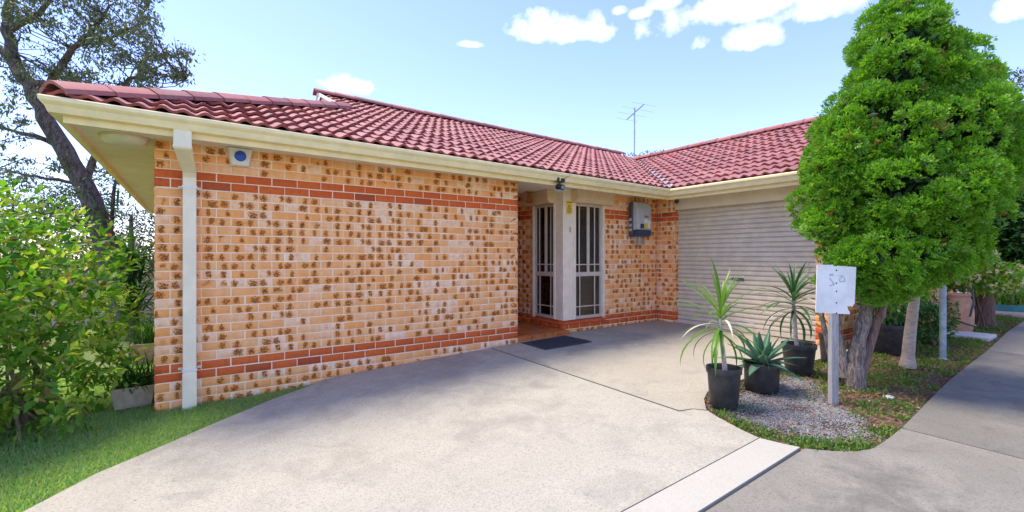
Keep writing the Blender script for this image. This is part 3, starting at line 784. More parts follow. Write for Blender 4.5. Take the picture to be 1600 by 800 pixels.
# ---------------------------------------------------------------- roof
TP = .42; CP = 1/math.sqrt(1+TP*TP); SP = TP*CP
TW = .30; TE = .325           # tile width and exposed length
YE, XE = -.495, 6.905           # eave lines (front, garage); hip side:
XH = -.605
ZE = 2.600
YR = 4.20; XGAB = 2.35; XRG = 10.9
def wave(u):
    t = (u/TW) % 1.0
    return .0165*np.sin(2*np.pi*(t*2-.25)) + .006*np.sin(2*np.pi*(t-.1))
JT = Joined(); tile_objs = []
NP = 12
def tile_geo(u0a, u1a, u0b, u1b, ve, vt, ub):
    """bottom edge from u0a..u1a at slope distance ve, top edge u0b..u1b at vt. local: u, v, height"""
    t = np.linspace(0, 1, NP+1); ua = u0a + (u1a-u0a)*t; ubb = u0b + (u1b-u0b)*t; th = .036
    A = np.stack([ua, np.full(NP+1, ve), wave(ua-ub)+th], 1); B = np.stack([ubb, np.full(NP+1, vt), wave(ubb-ub)-.003], 1)
    Cc = np.stack([ua, np.full(NP+1, ve+.004), wave(ua-ub)+.010], 1)
    V = np.concatenate([A, B, Cc]); n = NP+1
    F = [(i, i+1, n+i+1, n+i) for i in range(NP)] + [(2*n+i, 2*n+i+1, i+1, i) for i in range(NP)]
    return V, np.array(F), [0]*NP + [1]*NP
tile_meshes = []
for _ in range(10):
    V, F, mi = tile_geo(0, TW, 0, TW, 0, TE+.03, 0)
    c = np.ones((len(V), 4)); c[:, :3] = rng.random(3)
    me = mesh_np('roof_tile', V, F, [M['tile'], M['tile_edge']], mi, False, None, c); me.polygons.foreach_set('use_smooth', np.ones(len(me.polygons), bool)); tile_meshes.append(me)
    try: me.set_sharp_from_angle(angle=R(50))
    except Exception: pass
def lay_slope(org, ud, sd, ulim, nrow, base_u, rot, indiv=False):
    """org: 3-D eave origin, ud: unit along the eave, sd: plan direction up the slope; ulim(plan) -> (umin, umax)"""
    ud = np.array(ud, float); sdv = np.array([sd[0]*CP, sd[1]*CP, SP]); nv = np.array([-sd[0]*SP, -sd[1]*SP, CP])
    for j in range(nrow):
        ve = j*TE; vt = ve+TE+.03
        a0, a1 = ulim(ve*CP); b0, b1 = ulim(vt*CP)
        i0 = math.floor((min(a0, b0)-base_u)/TW)-1; i1 = math.ceil((max(a1, b1)-base_u)/TW)+1
        for i in range(i0, i1):
            u0 = base_u + i*TW; u1 = u0+TW
            ua0, ua1 = max(u0, a0), min(u1, a1); ub0, ub1 = max(u0, b0), min(u1, b1)
            if ua1 <= ua0 and ub1 <= ub0: continue
            ua0 = min(ua0, a1); ua1 = max(ua1, a0); ub0 = min(ub0, b1); ub1 = max(ub1, b0)
            full = ua0 == u0 and ua1 == u1 and ub0 == u0 and ub1 == u1
            jit = random.gauss(0, .0022)
            if full and indiv:
                p = np.array(org) + ud*u0 + sdv*ve + nv*jit
                o = bpy.data.objects.new('roof_tile', random.choice(tile_meshes)); o.location = (p[0], p[1], shear(p[2], p[0])); o.rotation_euler = rot
                tile_objs.append((o, u0, ve, org, ud, sdv, nv)); continue
            V, F, mi = tile_geo(ua0, ua1, ub0, ub1, ve, vt, base_u)
            W = np.array(org) + V[:, :1]*ud + V[:, 1:2]*sdv + (V[:, 2:3]+jit)*nv
            W[:, 2] = shear(W[:, 2], W[:, 0])
            JT.add(W, F, np.zeros((F.size, 2)), rng.random(3), 0); JT.MI[-len(F):] = mi
pitch = math.atan(TP)
NR = int((YR-YE)/CP/TE)+1
def lim_front(d):      # d: plan distance from eave
    y = YE+d
    lo = XH + d if XH + d < XGAB else XGAB
    if y <= 3.55: hi = XE + d
    else: hi = XRG + .35 - (y-3.55)
    return lo, hi
def clampd(f, dmax): return lambda d: f(min(d, dmax))
lay_slope((0, YE, ZE), (1, 0, 0), (0, 1), clampd(lim_front, YR-YE), NR, -.60, (pitch, 0, 0), True)
NRG = int((XRG-XE)/CP/TE)+1
def lim_gar(d):        # eave along -Y; u = -(Y): runs from the valley (small u) to the lane end
    return -(YE + d), 3.28
lay_slope((XE, 0, ZE), (0, -1, 0), (1, 0), clampd(lim_gar, XRG-XE), NRG, .495, (pitch, 0, -math.pi/2), True)
NRH = int((XGAB-XH)/CP/TE)+1
def lim_hip(d): return -(9.4-.0) + 0*d, -(YE+d)
lay_slope((XH, 0, ZE), (0, -1, 0), (1, 0), clampd(lim_hip, XGAB-XH), NRH, -.5, (pitch, 0, -math.pi/2), False)
roof_m = MB()
def rp(x, y, z): return (x, y, shear(z, x))
ZR = ZE + TP*(YR-YE); ZRG = ZE + TP*(XRG-XE); ZG = ZE + TP*(XGAB-XH); dd = .012
YG = YE + (XGAB-XH)
roof_m.add([rp(XH, YE, ZE-dd), rp(XE, YE, ZE-dd), rp(XRG+.0, YE+XRG-XE, ZRG-dd), rp(XRG+.35, 3.55, ZRG-dd-.02), rp(XRG-.3, YR, ZR-dd), rp(XGAB, YR, ZR-dd), rp(XGAB, YG, ZG-dd)], [(0, 1, 2, 3, 4, 5, 6)])
roof_m.add([rp(XE, YE, ZE-dd), rp(XE, -3.26, ZE-dd), rp(XRG, -3.26, ZRG-dd), rp(XRG, YE+XRG-XE, ZRG-dd)], [(0, 1, 2, 3)])
roof_m.add([rp(XH, YE, ZE-dd), rp(XGAB, YG, ZG-dd), rp(XGAB, 2*YR-YG, ZG-dd), rp(XH, 2*YR-YE, ZE-dd)], [(0, 1, 2, 3)])
roof_m.add([rp(XGAB, YR, ZR-dd), rp(XRG-.3, YR, ZR-dd), rp(16.2, 2*YR-YE, ZE-dd), rp(XH, 2*YR-YE, ZE-dd), rp(XGAB, 2*YR-YG, ZG-dd)], [(0, 1, 2, 3, 4)])
roof_m.add([rp(XRG, -3.26, ZRG-dd), rp(16.0, -3.26, ZE-dd-.1), rp(16.2, 2*YR-YE, ZE-dd), rp(XRG-.3, YR, ZR-dd), rp(XRG+.35, 3.55, ZRG-dd-.02)], [(0, 1, 2, 3, 4)])
roof = roof_m.build('roof', M['tile_edge'], house)
tile_objs.sort(key=lambda t: ndist(t[0]))
for t in tile_objs[:300]: link(t[0], roof)
for (o, u0, ve, org, ud, sdv, nv) in tile_objs[300:]:
    V, F, mi = tile_geo(u0, u0+TW, u0, u0+TW, ve, ve+TE+.03, u0)
    W = np.array(org) + V[:, :1]*ud + V[:, 1:2]*sdv + (V[:, 2:3]+random.gauss(0, .0022))*nv; W[:, 2] = shear(W[:, 2], W[:, 0])
    JT.add(W, F, np.zeros((F.size, 2)), rng.random(3), 0); JT.MI[-len(F):] = mi
    bpy.data.objects.remove(o)
tf = JT.build('tile_field', [M['tile'], M['tile_edge']], roof); tag(tf, kind='stuff')
tf.data.polygons.foreach_set('use_smooth', np.ones(len(tf.data.polygons), bool))
try: tf.data.set_sharp_from_angle(angle=R(50))
except Exception: pass
# ridge and hip caps: half-round-ish angular caps, each overlapping the next
def cap_mesh(L, w0=.115, h=.058, seed=0):
    prof = [(-w0, -.040), (-w0*.95, -.004), (-w0*.30, h*.86), (0, h), (w0*.30, h*.86), (w0*.95, -.004), (w0, -.040)]
    V = []; n = len(prof)
    for i, (x, s) in enumerate(((0, 1.10), (L, .96))):
        V += [(x, p*s, q*s) for p, q in prof]
    V += [(0.004, p*.97, q*.97-.018) for p, q in prof]
    F = [(i, i+1, n+i+1, n+i) for i in range(n-1)] + [(2*n+i, 2*n+i+1, i+1, i) for i in range(n-1)]
    c = np.ones((len(V), 4)); c[:, :3] = rng.random(3)
    me = mesh_np('cap', V, np.array(F), [M['cap']], None, True, None, c)
    try: me.set_sharp_from_angle(angle=R(45))
    except Exception: pass
    return me
caps = [cap_mesh(.43) for _ in range(6)]
def caps_along(a, b, name, step=.385, lift=.03):
    a = Vector(a); b = Vector(b); d = b-a; n = max(1, round(d.length/step)); q = d.to_track_quat('X', 'Z')
    for i in range(n):
        o = bpy.data.objects.new(name, random.choice(caps)); o.location = a + d*(i/n) + Vector((0, 0, lift+random.gauss(0, .003)))
        o.rotation_mode = 'QUATERNION'; o.rotation_quaternion = q; link(o, roof)
caps_along(rp(XH+.02, YE+.02, ZE+.025), rp(XGAB, YG, ZG+.025), 'hip_cap')
caps_along(rp(XGAB-.12, YR, ZR+.03), rp(XRG+.2, YR-.0, ZR+.03), 'ridge_cap')
caps_along(rp(XRG, -3.3, ZRG+.03), rp(XRG, YE+XRG-XE+.2, ZRG+.03), 'ridge_cap')
# valley iron
vm_ = MB(); vd = .09
v0 = rp(XE, YE, ZE); v1 = rp(XRG, YE+XRG-XE, ZRG)
vm_.add([(v0[0]-vd, v0[1]+vd*.4, v0[2]+.034), (v0[0]+vd*.4, v0[1]-vd, v0[2]+.034), (v1[0]+vd*.4, v1[1]-vd, v1[2]+.034), (v1[0]-vd, v1[1]+vd*.4, v1[2]+.034), (v0[0], v0[1], v0[2]+.008), (v1[0], v1[1], v1[2]+.008)], [(0, 4, 5, 3), (4, 1, 2, 5)])
vm_.build('valley_flashing', M['valley'], roof)
# gablet at the end of the ridge
gb = MB(); gx = XGAB+.03
gb.add([rp(gx, YG-.02, ZG-.02), rp(gx, 2*YR-YG+.02, ZG-.02), rp(gx, YR, ZR-.03), rp(gx+.03, YG-.02, ZG-.02), rp(gx+.03, 2*YR-YG+.02, ZG-.02), rp(gx+.03, YR, ZR-.03)], [(0, 2, 1), (3, 4, 5), (0, 1, 4, 3), (1, 2, 5, 4), (2, 0, 3, 5)])
gb.build('gablet_panel', M['lintel'], roof)
for s_ in (-1, 1):
    e0 = Vector(rp(XGAB-.06, YR + s_*(YR-YG+.12), ZG-.05)); e1 = Vector(rp(XGAB-.06, YR, ZR))
    b = MB(); t = Vector((0, 0, .11)); wv = Vector((.028, 0, 0))
    b.add([e0, e1, e1+t*.5, e0+t*.5, e0+wv, e1+wv, e1+t*.5+wv, e0+t*.5+wv], [(0, 1, 2, 3), (7, 6, 5, 4), (0, 4, 5, 1), (1, 5, 6, 2), (2, 6, 7, 3), (3, 7, 4, 0)])
    b.build('barge_board', M['soffit'], roof)
# gable end above the garage, facing the lane
ge = MB(); ge.prism([(XE+.5, 2.47), (16-.1, 2.47), (XRG, ZRG-.16)], 1, GEND+.01, GEND+.1); ge.build('gable_wall', M['brick'], house)
eb = MB(); eb.box((16, GEND, 2.40), (16.15, 9, 2.58)); eb.build('rear_fascia', M['cream'], house)

# ---------------------------------------------------------------- corner windows
def window_unit(kind):
    """front: in plane y=WY ; side: in plane x=CX. returns part"""
    if kind == 'front':
        def T(u, d, z): return (FWX0+u, WY+.02+d, z)
        W = FWX1-FWX0
    else:
        def T(u, d, z): return (CX+.02+d, SWY1-u, z)
        W = SWY1-SWY0
    def bx(m, u0, u1, d0, d1, z0, z1):
        a = T(u0, d0, z0); c = T(u1, d1, z1); m.box((min(a[0], c[0]), min(a[1], c[1]), z0), (max(a[0], c[0]), max(a[1], c[1]), z1))
    fw = .045; z0, z1 = FWZ0, FWZ1; zm = 1.10
    m = MB(); bx(m, 0, fw, 0, .07, z0, z1); bx(m, W-fw, W, 0, .07, z0, z1); bx(m, fw, W-fw, 0.001, .07, z0, z0+.05); bx(m, fw, W-fw, .001, .07, z1-.05, z1); bx(m, fw, W-fw, .004, .07, zm-.035, zm+.035)
    win = m.build('window', M['frame'], house, bevel=.004)
    def bar(u0, u1, za, zb, wide=.018, d=.012):
        m2 = MB(); 
        if abs(u1-u0) < 1e-6: bx(m2, u0-wide/2, u0+wide/2, d, d+.014, za, zb)
        else: bx(m2, u0, u1, d+.002, d+.012, za-wide/2, za+wide/2)
        m2.build('glazing_bar', M['frame'], win, bevel=.002)
    il, ir = fw, W-fw; wi = ir-il
    bar(il+.18*wi, il+.18*wi, zm+.035, z1-.05); bar(il+.78*wi, il+.78*wi, zm+.035, z1-.05)
    m2 = MB(); bx(m2, il+.48*wi, il+.48*wi+.05, .006, .03, zm+.035, z1-.05); m2.build('sash_stile', M['frame'], win, bevel=.003)
    bar(il, ir, zm+.16, 0); bar(il+.2*wi, il+.2*wi, z0+.05, zm-.035); bar(il+.78*wi, il+.78*wi, z0+.05, zm-.035); bar(il, ir, z0+.20, 0)
    for (za, zb) in ((z0+.05, zm-.035), (zm+.035, z1-.05)):
        m2 = MB(); bx(m2, il-.003, ir+.003, .034, .038, za-.003, zb+.003); m2.build('pane', M['glass'], win)
    return win, T, W
win_f, TF, WF = window_unit('front'); win_s, TS, WS = window_unit('side')
# corner post cladding
b = MB(); b.box((CX-.004, WY-.004, .37), (FWX0+.002, SWY0+.002, ZTOP+.0)); b.build('corner_post', M['post'], house, bevel=.006)
for xx in (CX+.055, CX+.12, CX+.175):
    b = MB(); b.box((xx, WY-.009, .375), (xx+.012, WY-.003, ZTOP-.002)); b.build('post_rib', M['post'], house)
# roller shutter boxes
b = MB(); b.prism([(WY+.02, ZTOP-.002), (WY-.165, ZTOP-.002), (WY-.165, 2.31), (WY-.12, 2.255), (WY+.02, 2.255)], 0, FWX0-.06, FWX1+.10); b.build('shutter_box', M['shutter'], house, bevel=.004)
b = MB(); b.prism([(CX+.02, ZTOP-.002), (CX-.165, ZTOP-.002), (CX-.165, 2.31), (CX-.12, 2.255), (CX+.02, 2.255)], 1, SWY0-.01, SWY1+.10); b.build('shutter_box', M['shutter'], house, bevel=.004)
# guide rails beside the windows
b = MB(); b.box((FWX0-.012, WY-.018, .375), (FWX0+.03, WY+.02, 2.255)); b.box((FWX1-.03, WY-.018, .375), (FWX1+.012, WY+.02, 2.255)); b.build('shutter_rail', M['post'], win_f, bevel=.003)
b = MB(); b.box((CX-.018, SWY0-.012, .375), (CX+.02, SWY0+.03, 2.255)); b.box((CX-.018, SWY1-.03, .375), (CX+.02, SWY1+.012, 2.255)); b.build('shutter_rail', M['post'], win_s, bevel=.003)
# sloping red sill bricks
sill = empty('window_sill', (0, 0, 0), house)
n = 8; Ls = (FWX1+.01-CX)
for i in range(n):
    b = MB(); x0 = CX - .03 + i*(Ls+.03)/n; b.prism([(WY-.045, .315), (WY-.045, .335), (WY+.10, .372), (WY+.10, .315)], 0, x0+.002, x0+(Ls+.03)/n-.004); o = b.build('sill_brick', M['red'], sill, bevel=.003)
n = 7; Ls = SWY1-WY
for i in range(n):
    b = MB(); y0 = WY + i*Ls/n; b.prism([(CX-.045, .315), (CX-.045, .335), (CX+.10, .372), (CX+.10, .315)], 1, y0+.004, y0+Ls/n-.002); o = b.build('sill_brick', M['red'], sill, bevel=.003)
# room behind the glass
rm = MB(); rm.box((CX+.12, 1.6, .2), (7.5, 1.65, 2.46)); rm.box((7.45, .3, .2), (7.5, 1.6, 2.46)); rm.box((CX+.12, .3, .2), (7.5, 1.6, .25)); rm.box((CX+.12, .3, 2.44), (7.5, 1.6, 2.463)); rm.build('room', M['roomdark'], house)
def curtain(name, p0, p1, z0, z1, mat, waves=6, amp=.012):
    n = waves*6; V = []; d = np.array(p1)-np.array(p0); L = np.linalg.norm(d); nr = np.array([-d[1], d[0]])/L
    for i in range(n+1):
        q = np.array(p0)+d*i/n + nr*amp*math.sin(i/n*waves*2*math.pi); V += [(q[0], q[1], z0), (q[0], q[1], z1)]
    o = obj(name, mesh_np(name, V, [(2*i, 2*i+2, 2*i+3, 2*i+1) for i in range(n)], [mat], None, True), house); return o
curtain('curtain', (FWX0+.33, .30), (FWX0+.52, .30), 1.1, 2.4, M['curtain'], 4); curtain('curtain', (FWX0+.50, .33), (FWX1, .33), .35, 2.4, M['green_bl'], 3)
curtain('curtain', (FWX0+.03, .34), (FWX0+.30, .34), .35, 1.09, M['brownwood'], 2, .004); curtain('blind', (FWX0+.30, .36), (FWX0+.52, .36), .35, 1.09, M['blind'], 7, .006)
curtain('curtain', (CX+.22, SWY1-.02), (CX+.22, SWY1-.22), 1.1, 2.4, M['curtain'], 3); curtain('curtain', (CX+.25, SWY0+.16), (CX+.25, SWY0+.02), .4, 2.4, M['blind'], 3)
curtain('curtain', (CX+.22, SWY1-.02), (CX+.22, SWY1-.18), .4, 1.1, M['blind'], 3)

# ---------------------------------------------------------------- porch
PZ = .243
ps = MB(); ps.box((WL+.001, .03, -.05), (CX-.001, 3.19, PZ-.012)); porch = ps.build('porch_step', M['mortar'], house)
ny, nx = 7, 4; x0p, x1p = WL+.006, CX-.006
for i in range(nx):
    xa = x0p+(x1p-x0p)*i/nx; xb = x0p+(x1p-x0p)*(i+1)/nx
    b = MB(); b.box((xa+.003, .018, .10), (xb-.003, .03, PZ-.014)); o = b.build('riser_tile', M['porch'], porch, bevel=.002)
    for j in range(ny):
        ya = .016+j*.26; b = MB(); b.box((xa+.003, ya+.003, PZ-.012), (xb-.003, ya+.257, PZ+random.gauss(0, .0008))); o = b.build('floor_tile', M['porch'], porch, bevel=.002)
for o in porch.children:
    a = o.data.color_attributes.new('bv', 'FLOAT_COLOR', 'POINT'); c = [random.random(), random.random(), random.random(), 1]*len(o.data.vertices); a.data.foreach_set('color', c)
for o in sill.children:
    a = o.data.color_attributes.new('bv', 'FLOAT_COLOR', 'POINT'); c = [random.random(), random.random(), .3, 1]*len(o.data.vertices); a.data.foreach_set('color', c)

# ---------------------------------------------------------------- garage door
gd = empty('garage_door', (GX+.13, 0, .18), house)
ga, gbb = -2.52, -.20; pitch_s = .0755; nsl = 27
slat_prof = [(.004, 0.0), (.004, .006), (-.020, .010), (-.023, .022), (-.022, .046), (-.017, .062), (-.010, .0665), (.004, .068), (.004, .0755)]
V = []; 
for y in (ga, gbb): V += [(p, y, z) for p, z in slat_prof]
npf = len(slat_prof); F = [(i, npf+i, npf+i+1, i+1) for i in range(npf-1)]
slat_me = mesh_np('slat', V, [f[::-1] for f in F], [M['door']], None, False)
for i in range(nsl):
    o = bpy.data.objects.new('slat', slat_me); o.location = (random.gauss(0, .0006), 0, .075+i*pitch_s); link(o, gd)
b = MB(); b.box((-.03, ga, .0), (.012, gbb, .073)); b.build('bottom_rail', M['door'], gd, bevel=.006)
b = MB(); hy, hs = PX(1153, GX+.11); hz = 1.4-36*hs-.18
b.box((-.035, hy-.10, hz-.025), (-.012, hy+.10, hz+.02)); hd = b.build('handle_plate', M['darkgrey'], gd, bevel=.006)
b = MB(); b.box((-.05, hy-.04, hz-.012), (-.03, hy+.04, hz+.006)); b.build('handle_grip', M['steel'], hd, bevel=.004)
b = MB(); b.box((.03, ga-.05, -.2), (.06, gbb+.05, 2.4)); b.build('door_backing', M['roomdark'], gd)

# ================================================================== fittings on the house
def thing(name, loc, label, cat, group=None, rz=0):
    return tag(empty(name, loc, None, rz), label, cat, group)
# soffit light
t = thing('ceiling_light', (-.21, .06, 2.468), 'oval cream oyster light under the left eave', 'light')
b = MB(); b.lathe([(0, 0), (.175, 0), (.178, -.012), (.168, -.020)], 32); b.build('rim', M['shutter'], t, True)
b = MB(); b.lathe([(.166, -.014), (.163, -.040), (.145, -.060), (.10, -.072), (0, -.076)], 32); b.build('diffuser', M['opal'], t, True)
# alarm siren
t = thing('alarm_box', (.67, 0, 2.285), 'white alarm siren box with round blue strobe below the gutter', 'alarm')
b = MB(); 
def frus(m, w0, w1, h, d, z0=0):
    v = [(-w0/2, 0, z0), (w0/2, 0, z0), (w1/2, 0, z0+h), (-w1/2, 0, z0+h)]; v2 = [(-w0/2+.012, -d, z0+.008), (w0/2-.012, -d, z0+.008), (w1/2-.015, -d, z0+h-.006), (-w1/2+.015, -d, z0+h-.006)]
    m.add(v+v2, [(3, 2, 1, 0), (4, 5, 6, 7), (0, 1, 5, 4), (1, 2, 6, 5), (2, 3, 7, 6), (3, 0, 4, 7)])
frus(b, .165, .235, .182, .065); b.build('casing', M['white'], t, bevel=.006)
b = MB(); pr = [(.052, 0), (.050, -.012), (.034, -.026), (0, -.031)]
V = [(r*math.cos(2*math.pi*k/24), -.064+z, .098+r*math.sin(2*math.pi*k/24)) for r, z in pr for k in range(24)]
b.add(V, [(i*24+k, i*24+(k+1) % 24, (i+1)*24+(k+1) % 24, (i+1)*24+k) for i in range(3) for k in range(24)]); b.build('strobe_lens', M['blue'], t, True)
# brass spot under porch ceiling
t = thing('spot_light', (4.84, .72, 2.467), 'brass spot light on the porch ceiling', 'light')
b = MB(); b.lathe([(0, 0), (.055, 0), (.055, -.018), (.02, -.026), (0, -.026)], 20); b.build('base', M['brass'], t, True)
b = MB(); b.tube([(0, 0, -.02), (0, -.01, -.06), (-.01, -.02, -.08)], .011, 8); b.build('arm', M['brass'], t, True)
b = MB(); b.tube([(-.01, -.02, -.065), (-.015, -.03, -.09), (-.03, -.05, -.16), (-.035, -.055, -.185)], [.02, .035, .045, .058], 16); b.build('shade', M['brass'], t, True)
# black camera hanging from the gutter
X_, s_ = PY(872, -.44)
t = thing('security_camera', (X_, -.46, 2.43), 'black security camera with sensor disc clipped under the gutter above the porch', 'camera')
b = MB(); b.box((-.07, -.05, .0), (-.03, .03, .055)); b.box((.0, -.05, -.005), (.07, .03, .05)); b.build('clamp', M['black'], t, bevel=.006)
b = MB(); b.tube([(0, -.01, .01), (0, -.01, -.05)], .016, 10); b.tube([(.005, .03, -.065), (-.01, -.085, -.085)], [.042, .040], 16); b.build('housing', M['black'], t, True)
b = MB(); b.tube([(-.0105, -.088, -.0855), (-.0112, -.094, -.0865)], .026, 16); b.build('lens', M['steel'], t, True)
b = MB(); b.lathe([(0, -.108), (.075, -.116), (.078, -.122), (.03, -.138), (0, -.14)], 20); b.build('sensor_disc', M['grey'], t, True)
b = MB(); b.tube([(.05, -.05, .04), (.12, -.12, .1), (.2, -.13, .155)], .003, 5); b.build('cable', M['black'], t)
# small sensor by the garage
t = thing('motion_sensor', (GX+.015, -.29, 2.38), 'small dark sensor dome on the board above the roller door', 'sensor')
b = MB(); b.tube([(.01, 0, .03), (-.03, .0, .01)], .02, 10); b.build('base', M['white'], t, True)
b = MB(); b.tube([(-.025, 0, .012), (-.06, 0, -.012), (-.075, 0, -.022)], [.032, .036, .02], 14); b.build('head', M['darkgrey'], t, True)
# inverter
X0, sA = PY(981, WY-.2); 
t = thing('solar_inverter', (6.83, WY, 1.74), 'grey and black solar inverter box on the wall beside the garage', 'inverter')
b = MB(); b.box((-.20, -.10, .0), (.20, -.012, .62)); b.build('back_case', M['darkgrey'], t, bevel=.03, seg=3)
b = MB()
pf = [(-.10, .115), (-.205, .125), (-.215, .30), (-.205, .50), (-.175, .60), (-.10, .63)]
b.prism(pf, 0, -.19, .19); b.build('front_cover', M['grey'], t, bevel=.022, seg=3)
b = MB(); b.prism([(-.06, .0), (-.185, .012), (-.205, .045), (-.205, .118), (-.06, .118)], 0, -.188, .188); b.build('lower_panel', M['navy'], t, bevel=.010)
b = MB(); b.box((-.115, -.2165, .145), (-.025, -.207, .225)); b.build('display', M['navy'], t)
b = MB(); b.box((.0, -.2150, .15), (.085, -.208, .235)); b.build('warning_sticker', M['yellow'], t)
b = MB(); b.box((.088, -.2150, .15), (.15, -.208, .29)); b.box((-.02, -.2150, .238), (.087, -.209, .315)); b.build('data_sticker', M['white'], t)
b = MB(); b.box((-.01, -.2155, .34), (.10, -.210, .375)); b.build('red_badge', M['rust'], t)
for k, zz in enumerate((.10, .18, .28)):
    b = MB(); b.box((-.206, -.085, zz), (-.199, -.03, zz+.05)); b.build('side_vent', M['grey'], t, bevel=.003)
b = MB(); b.tube([(-.02, -.10, .02), (-.02, -.10, -.06), (.03, -.08, -.11), (.12, -.05, -.12), (.19, -.04, -.08), (.21, -.04, .04)], .016, 8); b.tube([(-.09, -.10, .02), (-.10, -.08, -.05), (-.06, -.04, -.12), (.05, -.03, -.15)], .012, 8); b.tube([(.04, -.10, .02), (.05, -.09, -.06), (.10, -.05, -.10)], .012, 8); b.build('conduit', M['grey'], t, True)
t2 = thing('isolator_box', (7.13, WY, 1.76), 'small pale isolator box to the right of the inverter', 'switch box')
b = MB(); b.box((-.055, -.085, 0), (.055, -.0015, .20)); b.build('casing', M['grey'], t2, bevel=.008); b = MB(); b.box((-.02, -.10, .06), (.02, -.084, .10)); b.build('switch', M['darkgrey'], t2, bevel=.004)
# warning sign and number on the corner post
xs_ = CX+.118
t = thing('warning_sign', (xs_, WY-.011, 2.07), 'yellow warning sign with triangle on the corner post', 'sign')
b = MB(); b.box((-.058, -.003, 0), (.058, 0, .205)); b.build('plate', M['yellow'], t)
b = MB()
for a_, c_ in (((-.036, .085), (0, .152)), ((0, .152), (.036, .085)), ((.036, .085), (-.036, .085))):
    d = Vector((c_[0]-a_[0], 0, c_[1]-a_[1])); n_ = Vector((-d.z, 0, d.x)).normalized()*.004
    p0 = Vector((a_[0], -.0045, a_[1])); p1 = Vector((c_[0], -.0045, c_[1])); b.add([p0-n_, p1-n_, p1+n_, p0+n_], [(0, 1, 2, 3)])
b.box((-.004, -.0046, .105), (.004, -.0035, .13)); b.box((-.05, -.0046, .185), (.05, -.0035, .195)); b.box((-.05, -.0046, .066), (.05, -.0035, .070))
for zz in (.05, .036, .022): b.box((-.042, -.0046, zz), (.042-.02*(zz < .03), -.0035, zz+.005))
b.build('print', M['black'], t)
def text(name, s, size, loc, rot, mat, parent=None, ext=.001):
    c = bpy.data.curves.new(name, 'FONT'); c.body = s; c.size = size; c.extrude = ext; c.align_x = 'CENTER'
    tmp = bpy.data.objects.new(name, c); col.objects.link(tmp)
    me = bpy.data.meshes.new_from_object(tmp.evaluated_get(bpy.context.evaluated_depsgraph_get())); bpy.data.objects.remove(tmp)
    me.materials.clear(); me.materials.append(mat); o = obj(name, me, parent, loc); o.rotation_euler = rot; return o
o = text('house_number', '1', .125, (CX+.135, WY-.0115, 1.78), (R(90), 0, 0), M['darkgrey'], None, .003); tag(o, 'dark house number one on the corner post', 'number')
# door mats
def mat_obj(x0, x1, y0, y1, zf, label):
    t = thing('door_mat', ((x0+x1)/2, (y0+y1)/2, zf), label, 'mat'); w2, h2 = (x1-x0)/2, (y1-y0)/2
    b = MB(); b.box((-w2, -h2, .001), (w2, h2, .008)); b.build('base', M['rubber'], t, bevel=.003)
    b = MB(); n = 30
    for i in range(n):
        xx = -w2+.03 + (2*w2-.06)*i/(n-1)
        p0 = (xx, -h2+.02); p1 = (xx+.10, h2-.02)
        if p1[0] > w2-.01: p1 = (w2-.01, -h2+.02+(h2*2-.04)*(w2-.01-xx)/.10)
        d = .006; b.add([(p0[0]-d, p0[1], .0085), (p0[0]+d, p0[1], .0085), (p1[0]+d, p1[1], .0085), (p1[0]-d, p1[1], .0085), (p0[0], p0[1], .014), (p1[0], p1[1], .014)], [(0, 4, 5, 3), (4, 1, 2, 5), (0, 1, 4), (3, 5, 2)])
    b.build('ribs', M['rubber'], t); return t
m1_ = mat_obj(4.10, 4.96, -.60, -.03, float(g(4.5, -.3))+.002, 'large dark ribbed rubber mat on the concrete before the porch'); m1_.rotation_euler = (0, -.022, 0)
mat_obj(4.35, 5.0, 1.15, 1.6, PZ, 'small dark mat inside the shaded porch')

# antenna
t = thing('tv_antenna', tuple(P(991, 262, .0207)), 'thin television antenna on a mast behind the roof ridge', 'antenna')
base = P(991, 262, .0207)
def rel(px, py, s=.0207): return tuple(P(px, py, s)-base)
b = MB(); b.tube([rel(991, 275), rel(991.5, 168)], .022, 8); b.build('mast', M['steel'], t)
b = MB(); b.tube([rel(979, 187), rel(1006, 163)], .02, 6); b.build('boom', M['steel'], t)
eld = (FW*.25+RT*.95)
for i in range(4):
    f = i/3; c_ = np.array(rel(979+27*f, 187-24*f)); L = .62-.4*abs(f-.55)
    tilt = np.array([0, 0, -.08]); b = MB(); b.tube([tuple(c_-(eld+tilt)*L), tuple(c_+(eld+tilt)*L)], .0032, 5); b.build('element', M['steel'], t)

